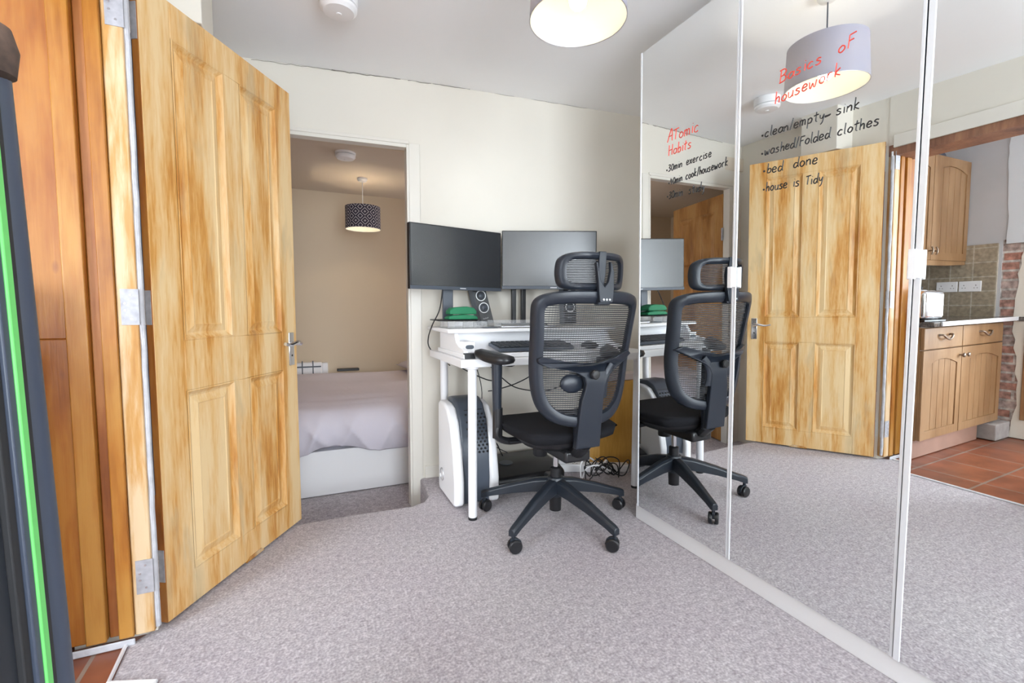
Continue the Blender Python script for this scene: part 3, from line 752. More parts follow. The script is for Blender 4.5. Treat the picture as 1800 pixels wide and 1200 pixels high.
for o, y, z in ((D1, 1.236, 1.065), (D3, -.004, 1.065)):
    bm = box(bm_(), -.020, -.002, y - .012, y + .012, z - .035, z + .035)
    box(bm, -.026, -.020, y - .009, y + .009, z - .038, z + .038)
    obj('door_handle', bm, 'plastic', o, bevel=.002)
random.seed(5)
for d, s, c, a0, b0, a1, b1, xh in (
    (1, 'ATomic', 'r', 1.5917, 1.6544, 1.4191, 1.6432, 0.0262), (1, 'Habits', 'r', 1.5838, 1.5958, 1.4561, 1.5919, 0.0225),
    (1, '.30min  exercise', 'k', 1.5962, 1.5309, 1.3545, 1.5273, 0.0195), (1, '.40min  cook/housework', 'k', 1.5814, 1.4728, 1.2772, 1.4747, 0.0195),
    (1, '.30min   study', 'k', 1.5906, 1.4179, 1.3847, 1.4095, 0.0215), (2, 'Basics   oF', 'r', 1.0824, 1.6783, 0.8547, 1.6844, 0.0200),
    (2, 'housework', 'r', 1.0964, 1.6179, 0.8886, 1.6215, 0.0200), (2, '.clean/empty_ sink', 'k', 1.1415, 1.5257, 0.8342, 1.508, 0.0190),
    (2, '.washed/Folded  clothes', 'k', 1.1395, 1.4653, 0.7836, 1.4461, 0.0185), (2, '.bed   done', 'k', 1.131, 1.4049, 0.9464, 1.3896, 0.0195), (2, '.house  is  Tidy', 'k', 1.1291, 1.3462, 0.9288, 1.33, 0.0185)):
    txt = s.replace('.', '').replace('_', '').replace('T', 't').replace('F', 'f').replace('At', 'At').split()
    for wd_, o in zip(txt, writing(D1 if d == 1 else D2, s, a0, b0, a1, b1, xh * (.84 if c == 'k' else .92), 'red' if c == 'r' else 'ink', .0019 if d == 1 else .0018)):
        o['label'] = 'word ' + wd_ + ' in ' + ('red' if c == 'r' else 'black') + ' marker'

# ------------------------------------------------------------------ desk
desk = thing('desk', 'white desk with round white legs against the back wall', 'desk', (1.215, 2.33, 0))
obj('desk_top', box(bm_(), .645, 1.79, 2.035, 2.628, .746, .784), 'white', desk, bevel=.003, world=True)
for x, y in ((.716, 2.086), (1.700, 2.100), (.716, 2.58), (1.71, 2.58)):
    l = obj('leg', lathe(bm_(), [(.0195, .012), (.0215, .016), (.0215, .73), (.030, .735), (.030, .746)], 28, c=(x, y, 0)), 'white_metal', desk, smooth=True, world=True)
    obj('foot', lathe(bm_(), [(.021, 0), (.022, .004), (.0205, .013)], 24, c=(x, y, 0)), 'black', l, smooth=True)['label'] = 'black leg tip'
    for o in (l.children[0],): o.matrix_parent_inverse = wm(l).inverted() @ Matrix.Identity(4) if False else Matrix.Identity(4)

# two-tier riser standing on the desk
rs = thing('desk_riser', 'white two-tier riser shelf standing on the desk', 'riser shelf', (1.13, 2.33, .785))
obj('upper_shelf', box(bm_(), .632, 1.62, 2.20, 2.62, .898, .918), 'white', rs, bevel=.006, world=True)
obj('lower_tray', box(bm_(), .664, 1.60, 2.055, 2.52, .785, .806), 'white', rs, bevel=.003, world=True)
sp = [(2.075, .806), (2.50, .806), (2.50, .898), (2.235, .898), (2.225, .885), (2.205, .855), (2.165, .835), (2.10, .825), (2.08, .82)]
for x in (.672, 1.565):
    obj('side_bracket', prism(bm_(), sp, x, x + .022, 'X'), 'white', rs, bevel=.002, world=True)
obj('fascia', box(bm_(), .694, 1.565, 2.262, 2.276, .806, .898), 'white', rs, world=True)
obj('inlay', box(bm_(), .697, .738, 2.150, 2.152, .812, .812 + .001), 'grey_plastic', rs, world=True)
obj('cheek', box(bm_(), .694, .750, 2.14, 2.262, .806, .858), 'white', rs, bevel=.004, world=True)
obj('oval_slot', prism(bm_(), [(.722 + .021 * math.copysign(abs(math.cos(a)) ** .6, math.cos(a)), .8335 + .010 * math.copysign(abs(math.sin(a)) ** .8, math.sin(a))) for a in [i * math.pi / 16 for i in range(32)]], 2.1378, 2.1402, 'Y'), 'grey_plastic', rs, world=True)
for x in (.668, 1.545):
    obj('corner_pad', box(bm_(), x, x + .052, 2.049, 2.075, .786, .812), 'black', rs, bevel=.002, world=True)

# keyboard, mouse
kb = thing('keyboard', 'dark blue-grey keyboard on the lower tray of the riser', 'keyboard', (1.06, 2.15, .817))
kb.rotation_euler = (R(7), 0, 0)
obj('keyboard_body', box(bm_(), -.21, .21, -.075, .075, .002, .020), 'grey_plastic', kb, bevel=.003)
bm = bm_()
for r_ in range(5):
    for c_ in range(15):
        if r_ == 0 and 4 <= c_ <= 9:
            if c_ == 4: box(bm, -.203 + 4 * .027, -.203 + 9 * .027 + .023, -.068, -.046, .020, .027)
            continue
        x = -.203 + c_ * .0272; y = -.068 + r_ * .0275
        box(bm, x, x + .0235, y, y + .0235, .020, .028)
k_ = obj('keys', bm, 'dark_blue', kb, bevel=.002, bseg=1)
ms = cushion('computer_mouse', (1.40, 2.13, .820), (.062, .105, .05), 'black', None)
tag(ms, 'black computer mouse on the right of the riser tray', 'mouse')

# monitors
def monitor(label, pl, pr, zb, zt, T=.032, logo=None):
    pl, pr = Vector(pl), Vector(pr); W = (pr - pl).length; a = math.atan2(pr.y - pl.y, pr.x - pl.x)
    t = thing('monitor', label, 'monitor', (pl.x, pl.y, zb), a)
    H = zt - zb
    obj('housing', box(bm_(), 0, W, .002, T, 0, H), 'black', t, bevel=.003)
    obj('screen', box(bm_(), .006, W - .006, -.0005, .003, .020, H - .006), 'screen', t)
    obj('lower_bezel', box(bm_(), 0, W, -.002, .003, 0, .0185), 'grey_plastic', t, bevel=.0008)
    bm = bm_()
    for i in range(6): box(bm, W * .515 + i * .0065, W * .515 + i * .0065 + .0045, -.0027, -.0018, .0065, .0115)
    obj('maker_mark', bm, 'logo', t)
    return t
m1 = monitor('left monitor of the pair, angled towards the chair', (.500, 2.444), (1.070, 2.585), 1.122, 1.466)
m2 = monitor('right monitor of the pair, partly behind the chair headrest', (1.074, 2.583), (1.592, 2.360), 1.136, 1.480)
obj('stand_column', box(bm_(), .708, .768, 2.565, 2.585, .952, 1.25), 'grey_plastic', m1, bevel=.005, world=True)
obj('stand_foot', box(bm_(), .64, .86, 2.40, 2.60, .952, .960), 'black', m1, bevel=.004, world=True)
obj('mount_plate', cbox((.745, 2.565, 1.29), (.12, .04, .12)), 'black', m1, bevel=.004, world=True)
bm = box(bm_(), 1.150, 1.178, 2.60, 2.625, .93, 1.30); box(bm, 1.215, 1.243, 2.60, 2.625, .93, 1.30)
obj('stand_column', bm, 'black', m2, bevel=.004, world=True)
obj('stand_foot', box(bm_(), 1.08, 1.32, 2.46, 2.645, .919, .931), 'black', m2, bevel=.004, world=True)
obj('mount_plate', cbox((1.22, 2.615, 1.30), (.14, .05, .10)), 'black', m2, bevel=.004, world=True)

# clear boxes carrying the left monitor's foot
ab = thing('acrylic_organiser', 'clear acrylic drawer organiser under the black monitor foot', 'organiser', (.78, 2.40, .918))
bm = bm_()
for x in (.66, .742, .80, .876): box(bm, x, x + .003, 2.31, 2.45, .918, .952)
box(bm, .663, .876, 2.307, 2.31, .918, .952); box(bm, .663, .876, 2.45, 2.453, .918, .952); box(bm, .663, .876, 2.31, 2.45, .918, .921)
obj('organiser_body', bm, 'clear', ab, world=True)
# green cases
for i, (z, w_, h_) in enumerate(((.961, .165, .026), (.988, .150, .042))):
    bm = bm_(); prism(bm, [(-w_ / 2, .0), (w_ / 2, .0), (w_ / 2, h_ * .45), (w_ / 2 - .018, h_ * .85), (.02, h_), (-w_ / 2 + .02, h_ * .85), (-w_ / 2, h_ * .45)], -.045, .045)
    o = obj('glasses_case', bm, 'green', bevel=.006, bseg=3); o.location = (.773, 2.435, z)
    tag(o, ('lower' if i == 0 else 'upper') + ' green fabric case of the two stacked on the monitor foot', 'case', 'stacked green cases')
# paper trays on the riser
pt = thing('paper_tray', 'shallow clear tray of papers on the riser beside the speaker', 'tray', (1.12, 2.38, .918))
bm = box(bm_(), .93, 1.30, 2.25, 2.45, .9185, .922); box(bm, .93, .934, 2.25, 2.45, .922, .945); box(bm, .934, 1.30, 2.447, 2.45, .922, .955)
obj('tray_shell', bm, 'clear', pt, world=True)
obj('papers', box(bm_(), .94, 1.28, 2.27, 2.44, .9225, .9265), 'steel', pt, world=True)['label'] = 'silver grey sheets'
tag(obj('folded_leaflet', box(bm_(), .845, .925, 2.27, 2.33, .9185, .9235), 'grey_plastic', bevel=.001), 'small dark leaflet lying on the riser in front of the speaker', 'leaflet')

# speakers
def speaker(label, c, roll, rz):
    t = thing('speaker', label, 'speaker', c, rz)
    t.rotation_euler = (R(-6), R(roll), R(rz))
    obj('cabinet', prism(bm_(), [(-.042, .004), (.042, .004), (.042, .235), (-.042, .235)], -.03, .045), 'grey_plastic', t, bevel=.004)
    obj('front_panel', box(bm_(), -.040, .040, -.0335, -.029, .006, .233), 'black', t, bevel=.001)
    for z in (.105, .178):
        d = obj('driver', lathe(bm_(), [(.026, -.0335), (.024, -.032), (.013, -.030), (.011, -.034), (.001, -.037)], 36, 'Y', (0, 0, z)), 'grey_plastic', t, smooth=True)
        bm = tube(bm_(), [(.029 * math.cos(a * math.pi / 20), -.0345, z + .029 * math.sin(a * math.pi / 20)) for a in range(41)], .0026, 8)
        obj('driver_ring', bm, 'logo', t, smooth=True)
    # maker's script: a tiny row of strokes
    bm = bm_(); x = -.022
    for c_ in 'logitech':
        if c_ == 'g': st = [[(.6, .8), (.35, 1), (.08, .6), (.3, .1), (.6, .5)], [(.62, 1), (.6, -.5), (.2, -.7)]]
        else: st = G[c_]
        for s_ in st: tube(bm, [(x + p[0] * .0062, -.0345, .040 + p[1] * .0036) for p in s_], .0006, 4)
        x += .0062 * WID.get(c_, .82)
    obj('logo', bm, 'logo', t)
    return t
speaker('slim black speaker with two white ringed drivers beside the green cases', (.985, 2.612, .919), -13, 3)
speaker('slim black speaker seen through the mesh of the chair back', (1.499, 2.52, .922), 0, -8)

def cable(name, label, pts, r, m='black_matt', parent=None):
    o = obj(name, tube(bm_(), cr(pts, 6), r, 8), m, parent, smooth=True, ang=180)
    if label: tag(o, label, 'cable')
    return o
cable('monitor_cable', 'black lead with a ferrite lump hanging from the left monitor', [(.69, 2.50, 1.14), (.672, 2.47, 1.06), (.655, 2.46, 1.0), (.630, 2.50, .93), (.622, 2.56, .86), (.64, 2.62, .80), (.70, 2.66, .74), (.78, 2.68, .68)], .0032)
cable('power_lead', 'black lead looping under the left end of the desk', [(.74, 2.62, .73), (.84, 2.5, .66), (.98, 2.52, .60), (1.05, 2.62, .62), (1.15, 2.64, .72)], .0035)
cable('data_lead', 'thin black lead drooping to the floor behind the chair', [(.90, 2.60, .73), (.95, 2.60, .55), (.96, 2.62, .35), (1.02, 2.62, .2), (1.12, 2.60, .13)], .0026)
cable('coiled_lead', 'black lead coiling below the desk middle', [(1.0, 2.62, .735), (1.12, 2.58, .67), (1.22, 2.56, .70), (1.28, 2.58, .62), (1.18, 2.60, .56), (1.05, 2.6, .53), (1.0, 2.62, .52)], .0035)
cable('second_power_lead', 'black lead crossing low behind the chair stem', [(.95, 2.62, .74), (1.10, 2.58, .58), (1.22, 2.60, .52), (1.40, 2.60, .50), (1.6, 2.6, .56)], .0035)

# ------------------------------------------------------------------ dehumidifier
dh = thing('dehumidifier', 'white dehumidifier with grey vented front under the left of the desk', 'dehumidifier', (.785, 2.33, 0))
shell = [(2.205, .02), (2.235, .010), (2.50, .010), (2.52, .03), (2.52, .50), (2.49, .515), (2.40, .512), (2.345, .495), (2.285, .43), (2.235, .30), (2.205, .14)]
core = [(2.235, .012), (2.49, .012), (2.49, .535), (2.40, .54), (2.335, .515), (2.275, .44), (2.238, .30), (2.225, .14)]
obj('left_shell', prism(bm_(), shell, .662, .715, 'X'), 'plastic', dh, bevel=.018, bseg=4, world=True)
obj('right_shell', prism(bm_(), shell, .858, .905, 'X'), 'plastic', dh, bevel=.016, bseg=4, world=True)
obj('grey_core', prism(bm_(), core, .710, .862, 'X'), 'grey_plastic', dh, bevel=.010, bseg=3, world=True)
bm = bm_()
for r_ in range(12):
    z = .465 - r_ * .017
    t_ = [(.515, 2.335), (.44, 2.275), (.30, 2.238), (.14, 2.225)]
    for (za, ya), (zb_, yb) in zip(t_, t_[1:]):
        if zb_ <= z <= za: y = ya + (yb - ya) * (za - z) / (za - zb_)
    for c_ in range(5):
        x = .750 + c_ * .022 + (r_ % 2) * .011
        if x < .85: lathe(bm, [(.0058, y - .004), (.0058, y + .004)], 10, 'Y', (x, 0, z))
obj('vent_holes', bm, 'black', dh, world=True)
obj('display_slot', box(bm_(), .745, .845, 2.31, 2.325, .478, .488), 'black', dh, world=True)
obj('dial', tube(bm_(), [(.6605, 2.44 + .030 * math.cos(a * math.pi / 16), .115 + .034 * math.sin(a * math.pi / 16)) for a in range(33)], .0022, 6), 'steel', dh, world=True)
bm = bm_()
for i, (a, b, c, d) in enumerate(((2.44, 2.47, .18, .26), (2.44, 2.465, .08, .11), (2.40, 2.43, .12, .24))): box(bm, .9048, .9058, a, b, c, d)
obj('rating_label', bm, 'cement', dh, world=True)
obj('plug', lathe(bm_(), [(.008, 0), (.010, .012), (.007, .03)], 14, 'X', (.905, 2.42, .26)), 'plastic', dh, world=True, smooth=True)
cable('dehumidifier_lead', 'black lead from the side of the dehumidifier to the floor', [(.935, 2.42, .26), (.98, 2.44, .25), (1.03, 2.50, .18), (1.07, 2.56, .13)], .0035)

# low black case behind the chair, extension lead, cable tangle, small pine cabinet
bx = thing('black_case', 'low black plastic case with a grey oval on top under the desk', 'case', (1.15, 2.49, 0), R(1))
prof = [(-.185, .02), (-.16, 0), (.16, 0), (.185, .03), (.18, .10), (.12, .125), (-.10, .115), (-.19, .085)]
obj('case_body', prism(bm_(), prof, -.23, .21, 'X'), 'black', bx, bevel=.02, bseg=3)
obj('grey_oval', lathe(bm_(), [(.04, .1195), (.038, .123), (.001, .124)], 28, c=(-.10, -.03, 0)), 'grey_plastic', bx, smooth=True)
ps = thing('extension_lead', 'white multi-socket extension lead lying by the right desk leg', 'extension lead', (1.60, 2.43, 0), math.atan2(-.20, .44))
obj('strip_body', box(bm_(), -.25, .25, -.030, .030, .002, .052), 'plastic', ps, bevel=.008, bseg=3)
for i in range(4):
    bm = bm_()
    for a, b, cx, cy in ((.004, .008, 0, .008), (.007, .004, -.012, -.010), (.007, .004, .012, -.010)):
        px_ = -.17 + i * .085 + cx; box(bm, px_ - a / 2 - .001, px_ + a / 2 + .001, cy - b / 2, cy + b / 2, .0518, .0526)
    obj('socket', bm, 'black', ps)
obj('white_plug', box(bm_(), -.19, -.14, -.022, .026, .0526, .092), 'plastic', ps, bevel=.006)
random.seed(9)
for k in range(5):
    cx, cy = 1.53 + .16 * random.random(), 2.20 + .09 * random.random(); a0 = random.random() * 6; pts = []
    for i in range(11):
        a = a0 + i * .75; rr = .055 + .045 * random.random()
        pts.append((cx + rr * math.cos(a) * 1.3, cy + rr * math.sin(a) * .7, .012 + .11 * abs(math.sin(i * .9 + k)) + .012 * random.random()))
    cable('tangled_cable', None, pts, .0035 if k < 4 else .005, 'black_matt' if k < 4 else 'plastic')
for i, o in enumerate([o for o in bpy.data.objects if o.name.startswith('tangled_cable')]):
    if i < 4: tag(o, 'black cable in the tangle on the carpet by the extension lead', 'cable', 'cable tangle by the extension lead')
    else: tag(o, 'white cable in the tangle on the carpet by the extension lead', 'cable', 'cable tangle by the extension lead'); del o['group']
cab = thing('small_cabinet', 'small orange pine cabinet standing behind the right desk leg', 'cabinet', (1.88, 2.54, 0))
obj('cabinet_body', box(bm_(), 1.69, 2.08, 2.44, 2.553, .0, .555), 'ply', cab, bevel=.003, world=True)
tag(obj('pink_folder', box(bm_(), 1.72, 2.02, 2.45, 2.548, .557, .60), 'pink', bevel=.003), 'pale pink folder lying on the small pine cabinet', 'folder')

# ------------------------------------------------------------------ office chair
CX, CY = 1.078, 1.917
ch = thing('office_chair', 'dark slate mesh office chair with headrest facing the desk', 'office chair', (CX, CY, 0))
YC = lambda z: -.285 - .03 * max(0, (z - .55) / .25) if z < .8 else -.315 - .035 * (z - .8) / .26
YC = lambda z: (-.262 - .028 * (z - .52) / .28) if z < .8 else (-.290 - .060 * (z - .8) / .28)
def surf(x, z): return YC(z) + 1.45 * x * x
OUT = [(0, 1.092), (.10, 1.092), (.18, 1.086), (.228, 1.072), (.250, 1.045), (.252, 1.00), (.247, .92), (.243, .83), (.238, .74), (.226, .66), (.200, .595), (.150, .548), (.080, .526), (0, .520)]
INN = [(0, 1.040), (.09, 1.040), (.16, 1.037), (.196, 1.030), (.208, 1.015), (.208, .985), (.202, .91), (.198, .83), (.194, .75), (.184, .68), (.160, .625), (.118, .590), (.065, .575), (0, .572)]
def mirror_loop(L): return L + [(-x, z) for x, z in L[-2:0:-1]]
def frame_loop(O, I, sf, t, n=4):
    o = cr([(x, z, 0) for x, z in mirror_loop(O)], n, True); i = cr([(x, z, 0) for x, z in mirror_loop(I)], n, True)
    bm = bm_(); rings = []
    for a, b in zip(o, i):
        m = (a + b) / 2
        q = [(a, 0), (a.lerp(b, .12), -t * .55), (a.lerp(b, .5), -t * .75), (a.lerp(b, .9), -t * .45), (b, 0), (b, t * .5), (a, t * .5)]
        rings.append([bm.verts.new((p.x, sf(p.x, p.y) + d, p.y)) for p, d in q])
    N = len(rings)
    for k in range(N):
        A, B = rings[k], rings[(k + 1) % N]
        for j in range(7): bm.faces.new((A[j], A[(j + 1) % 7], B[(j + 1) % 7], B[j]))
    return bm
obj('backrest_frame', frame_loop(OUT, INN, surf, .026), 'chair_frame', ch, smooth=True, ang=50)
def mesh_fill(I, sf, z0, z1, pitch, hh, dy=.004):
    Lp = sorted([(z, x) for x, z in cr2(I)])
    bm = bm_(); z = z0
    while z < z1:
        wdt = None
        for (a, xa), (b, xb) in zip(Lp, Lp[1:]):
            if a <= z <= b: wdt = xa + (xb - xa) * (z - a) / max(1e-6, b - a)
        if wdt and wdt > .02:
            wdt += .004; prev = None; S = 12
            for k in range(S + 1):
                x = -wdt + 2 * wdt * k / S; y = sf(x, z) + dy
                r = [bm.verts.new((x, y, z - hh / 2)), bm.verts.new((x, y, z + hh / 2)), bm.verts.new((x, y + .0012, z + hh / 2)), bm.verts.new((x, y + .0012, z - hh / 2))]
                if prev:
                    for j in range(4): bm.faces.new((prev[j], prev[(j + 1) % 4], r[(j + 1) % 4], r[j]))
                prev = r
        z += pitch
    return bm
def cr2(I):
    return [(p.x, p.y) for p in cr([(x, z, 0) for x, z in I], 4)]
bm = mesh_fill(INN, surf, .574, 1.040, .0088, .0046)
for x in [i * .010 for i in range(-19, 20)]:
    zt = 1.035; zb = .58 + .045 * (abs(x) / .19) ** 2
    P = [(x, surf(x, zb + (zt - zb) * k / 8) + .0045, zb + (zt - zb) * k / 8) for k in range(9)]
    tube(bm, P, .0006, 4)
obj('backrest_mesh', bm, 'thread', ch)
# yoke and stem behind the back
YK = [(-.228, .818), (-.207, .826), (-.135, .809), (-.055, .8), (.015, .797), (.099, .815), (.198, .844), (.231, .826), (.173, .796), (.1, .76), (.073, .736), (.060, .706), (.056, .656), (.056, .528), (.058, .433), (-.060, .433), (-.056, .539), (-.050, .642), (-.038, .687), (-.036, .712), (-.045, .74), (-.076, .759), (-.116, .77), (-.189, .782), (-.224, .799)]
bm = bm_()
def yk(p):
    x, d, z = p
    if z > .72: y = surf(x, z) - .020 + 0.0 * x
    else: y = surf(0, .72) - .020 + (.72 - z) * .12
    if z <= .72: y += 1.0 * x * x
    return (x, y + d, z)
tess(bm, YK, -.016, .010, yk)
obj('lumbar_yoke', bm, 'chair_frame', ch, bevel=.004, bseg=2)
obj('stem_lower', box(bm_(), -.052, .052, -.262, -.235, .425, .60), 'chair_frame', ch, bevel=.006)
obj('yoke_lobe', tube(bm_(), cr([(.100, surf(.1, .78) - .022, .785), (.070, -.30, .745), (.060, -.298, .70), (.062, -.29, .65)], 4), [.018] * 13, 10, .6), 'chair_frame', ch, smooth=True)
obj('adjuster_knob', lathe(bm_(), [(.020, 0), (.020, -.014), (.016, -.019), (.001, -.020)], 28, 'Y', (-.004, surf(0, .752) - .034, .752)), 'black', ch, smooth=True)
bm = bm_(); bmesh.ops.create_uvsphere(bm, u_segments=28, v_segments=16, radius=1)
bmesh.ops.transform(bm, matrix=Matrix.Translation((-.070, -.262, .712)) @ Matrix.Diagonal((.060, .020, .042, 1)), verts=bm.verts)
obj('lumbar_pad', bm, 'chair_frame', ch, smooth=True, ang=180)
# headrest
def hs(x, z): return -.345 + 2.9 * x * x + .06 * (1.17 - z)
HO = [(0, 1.244), (.08, 1.244), (.125, 1.238), (.152, 1.220), (.160, 1.19), (.160, 1.15), (.152, 1.115), (.130, 1.099), (.08, 1.094), (0, 1.093)]
HI = [(0, 1.216), (.075, 1.216), (.108, 1.213), (.122, 1.203), (.127, 1.185), (.127, 1.155), (.122, 1.135), (.106, 1.124), (.07, 1.121), (0, 1.121)]
obj('headrest_frame', frame_loop(HO, HI, hs, .022), 'chair_frame', ch, smooth=True, ang=50)
obj('headrest_mesh', mesh_fill(HI, hs, 1.123, 1.216, .0066, .0042), 'thread', ch)
obj('headrest_spine', prism(bm_(), [(-.018, 1.245), (.016, 1.245), (.016, 1.16), (.010, 1.10), (-.008, 1.10), (-.018, 1.16)], -.004, .008, 'Y', lambda p: (p[0], hs(0, p[2]) - .014 + p[1], p[2])), 'chair_frame', ch, bevel=.003)
fk = bm_()
fp = [(-.038, 1.200), (-.030, 1.205), (-.026, 1.17), (-.016, 1.125), (.0, 1.105), (.018, 1.125), (.030, 1.17), (.028, 1.205), (.036, 1.200), (.046, 1.16), (.044, 1.10), (.036, 1.045), (-.024, 1.045), (-.028, 1.10), (-.032, 1.15)]
tess(fk, fp, -.012, .006, lambda p: (p[0], -.362 + .05 * (1.12 - p[2]) * -1 + p[1] - .006, p[2]))
obj('headrest_fork', fk, 'chair_frame', ch, bevel=.003)
bm = bm_()
for x in (-.008, .006, .020): lathe(bm, [(.004, -.386), (.004, -.380)], 10, 'Y', (x, 0, 1.056))
obj('fork_screw', bm, 'steel', ch)
obj('fork_block', box(bm_(), -.024, .036, -.372, -.335, 1.035, 1.095), 'chair_frame', ch, bevel=.006)
# seat
bm = bm_(); bmesh.ops.create_grid(bm, x_segments=20, y_segments=20, size=1)
raw = {}
for v in bm.verts:
    x, y = v.co.x, v.co.y
    k = (1 - max(abs(x), abs(y)) ** 4)
    rx, ry = x * math.sqrt(1 - .30 * y * y), y * math.sqrt(1 - .30 * x * x)
    v.co = Vector((rx * .262, .035 + ry * .262, .475 + .022 * k - .02 * max(0, y) ** 3 + .012 * abs(x) ** 3))
    raw[(round(v.co.x, 4), round(v.co.y, 4))] = (x, y)
g = bmesh.ops.duplicate(bm, geom=list(bm.verts) + list(bm.faces))
low = [e for e in g['geom'] if isinstance(e, bmesh.types.BMVert)]
for v in low:
    x, y = raw[(round(v.co.x, 4), round(v.co.y, 4))]; k = max(0, 1 - max(abs(x), abs(y)) ** 4)
    v.co.z = .475 - .062 * k ** .4 + .012 * abs(x) ** 3 - .02 * max(0, y) ** 3
bmesh.ops.remove_doubles(bm, verts=bm.verts, dist=.001)
obj('seat', bm, 'seat_fabric', ch, smooth=True, ang=180)
obj('seat_pan', lathe(bm_(), [(.10, .375), (.165, .39), (.20, .42), (.205, .435)], 36), 'black', ch, smooth=True)
obj('tilt_mechanism', box(bm_(), -.065, .065, -.20, .10, .345, .40), 'black', ch, bevel=.012)
obj('stem_bracket', tube(bm_(), [(0, -.12, .385), (0, -.20, .395), (0, -.245, .44)], .028, 10, 1.4), 'black', ch, smooth=True)
obj('tilt_tension_knob', lathe(bm_(), [(.034, .295), (.036, .30), (.036, .345)], 24, c=(-.03, .105, 0)), 'black', ch, smooth=True)
obj('tilt_lever', tube(bm_(), [(-.06, .0, .385), (-.17, .02, .40), (-.235, .02, .405)], .006, 8), 'black', ch, smooth=True)
for s in (-1, 1):
    arm = thing('x', None, None) if False else None
    x = .276 * s
    bm = tube(bm_(), cr([(.12 * s, .05, .405), (.22 * s, .055, .40), (x, .06, .425), (x, .062, .47)], 4), .017, 12, 1.3)
    br = obj('armrest_bracket', bm, 'black', ch, smooth=True)
    bm = tube(bm_(), [(x, .062, .44), (x + .004 * s, .058, .60), (x + .008 * s, .050, .775)], [.019, .022, .026], 14, .8)
    obj('armrest_post', bm, 'chair_frame', ch, smooth=True)
    obj('armrest_sleeve', tube(bm_(), [(x, .062, .42), (x, .060, .56)], .024, 14, .8), 'black', ch, smooth=True)
    bm = bm_(); L = []
    for i in range(36):
        a = i * math.pi / 18; c, sn = math.cos(a), math.sin(a)
        L.append((.044 * math.copysign(abs(c) ** .8, c) * (1 - .18 * sn), .108 * math.copysign(abs(sn) ** .8, sn)))
    for z, k in ((.772, .80), (.776, .96), (.786, 1.0), (.797, .95), (.802, .78)):
        pass
    rings = []
    rot = Matrix.Rotation(R(-30 * s), 4, 'Z')
    for z, k in ((.778, .74), (.784, .93), (.797, 1.0), (.812, .94), (.818, .70)):
        rings.append([bm.verts.new(Matrix.Translation((x * 1.13, .020, z)) @ rot @ Vector((p[0] * k * 1.08, p[1] * k, .010 * (p[1] / .125) ** 2 + .10 * p[1]))) for p in L])
    for i in range(4):
        for j in range(36): bm.faces.new((rings[i][j], rings[i][(j + 1) % 36], rings[i + 1][(j + 1) % 36], rings[i + 1][j]))
    bm.faces.new(rings[0][::-1]); bm.faces.new(rings[-1])
    obj('armrest_pad', bm, 'black', ch, smooth=True, ang=60)
# gas lift and base
obj('gas_cylinder', lathe(bm_(), [(.0135, .25), (.0135, .36)], 24), 'chrome', ch, smooth=True)
obj('cylinder_sleeve', lathe(bm_(), [(.026, .20), (.026, .262), (.022, .266), (.012, .268)], 28), 'black', ch, smooth=True)
obj('cylinder_bottom', lathe(bm_(), [(.010, .050), (.028, .055), (.030, .14)], 28), 'black', ch, smooth=True)
obj('hub', lathe(bm_(), [(.034, .125), (.040, .14), (.040, .212), (.036, .218), (.027, .219)], 32), 'chair_base', ch, smooth=True)
for k in range(5):
    a = R(-76 - 72 * k); ca, sa = math.cos(a), math.sin(a)
    def W(r, w_, z): return Vector((ca * r - sa * w_, sa * r + ca * w_, z))
    bm = bm_(); rings = []
    for r_, hw, zt, zb in ((.028, .027, .212, .145), (.10, .024, .200, .138), (.22, .021, .163, .115), (.325, .018, .124, .088), (.362, .017, .112, .074), (.378, .015, .104, .072)):
        rings.append([bm.verts.new(W(r_, y_, z_)) for y_, z_ in ((-hw, zb), (hw, zb), (hw, zt - .010), (hw * .55, zt), (-hw * .55, zt), (-hw, zt - .010))])
    for A, B in zip(rings, rings[1:]):
        for j in range(6): bm.faces.new((A[j], A[(j + 1) % 6], B[(j + 1) % 6], B[j]))
    bm.faces.new(rings[0][::-1]); bm.faces.new(rings[-1])
    obj('base_arm', bm, 'chair_base', ch, bevel=.003)
    c = W(.364, 0, 0); yaw = a + R((35, -40, 60, 20, -60)[k])
    mt = Matrix.Translation(c) @ Matrix.Rotation(yaw, 4, 'Z')
    cbm = bm_()
    for s in (-1, 1):
        lathe(cbm, [(.012, s * .006), (.027, s * .006), (.0285, s * .010), (.0285, s * .018), (.024, s * .023), (.001, s * .024)], 28, 'Y', (-.008, 0, .0287))
    bmesh.ops.transform(cbm, matrix=mt, verts=cbm.verts)
    cs = obj('caster', cbm, 'black', ch, smooth=True)
    hb = prism(bm_(), [(-.040, .026), (-.034, .048), (-.018, .060), (.004, .063), (.014, .058), (.010, .030), (-.008, .022)], -.0055, .0055, 'Y'); tube(hb, [(.0, 0, .055), (0, 0, .085)], .008, 12)
    bmesh.ops.transform(hb, matrix=mt, verts=hb.verts)
    obj('caster_hood', hb, 'chair_base', cs, bevel=.001)

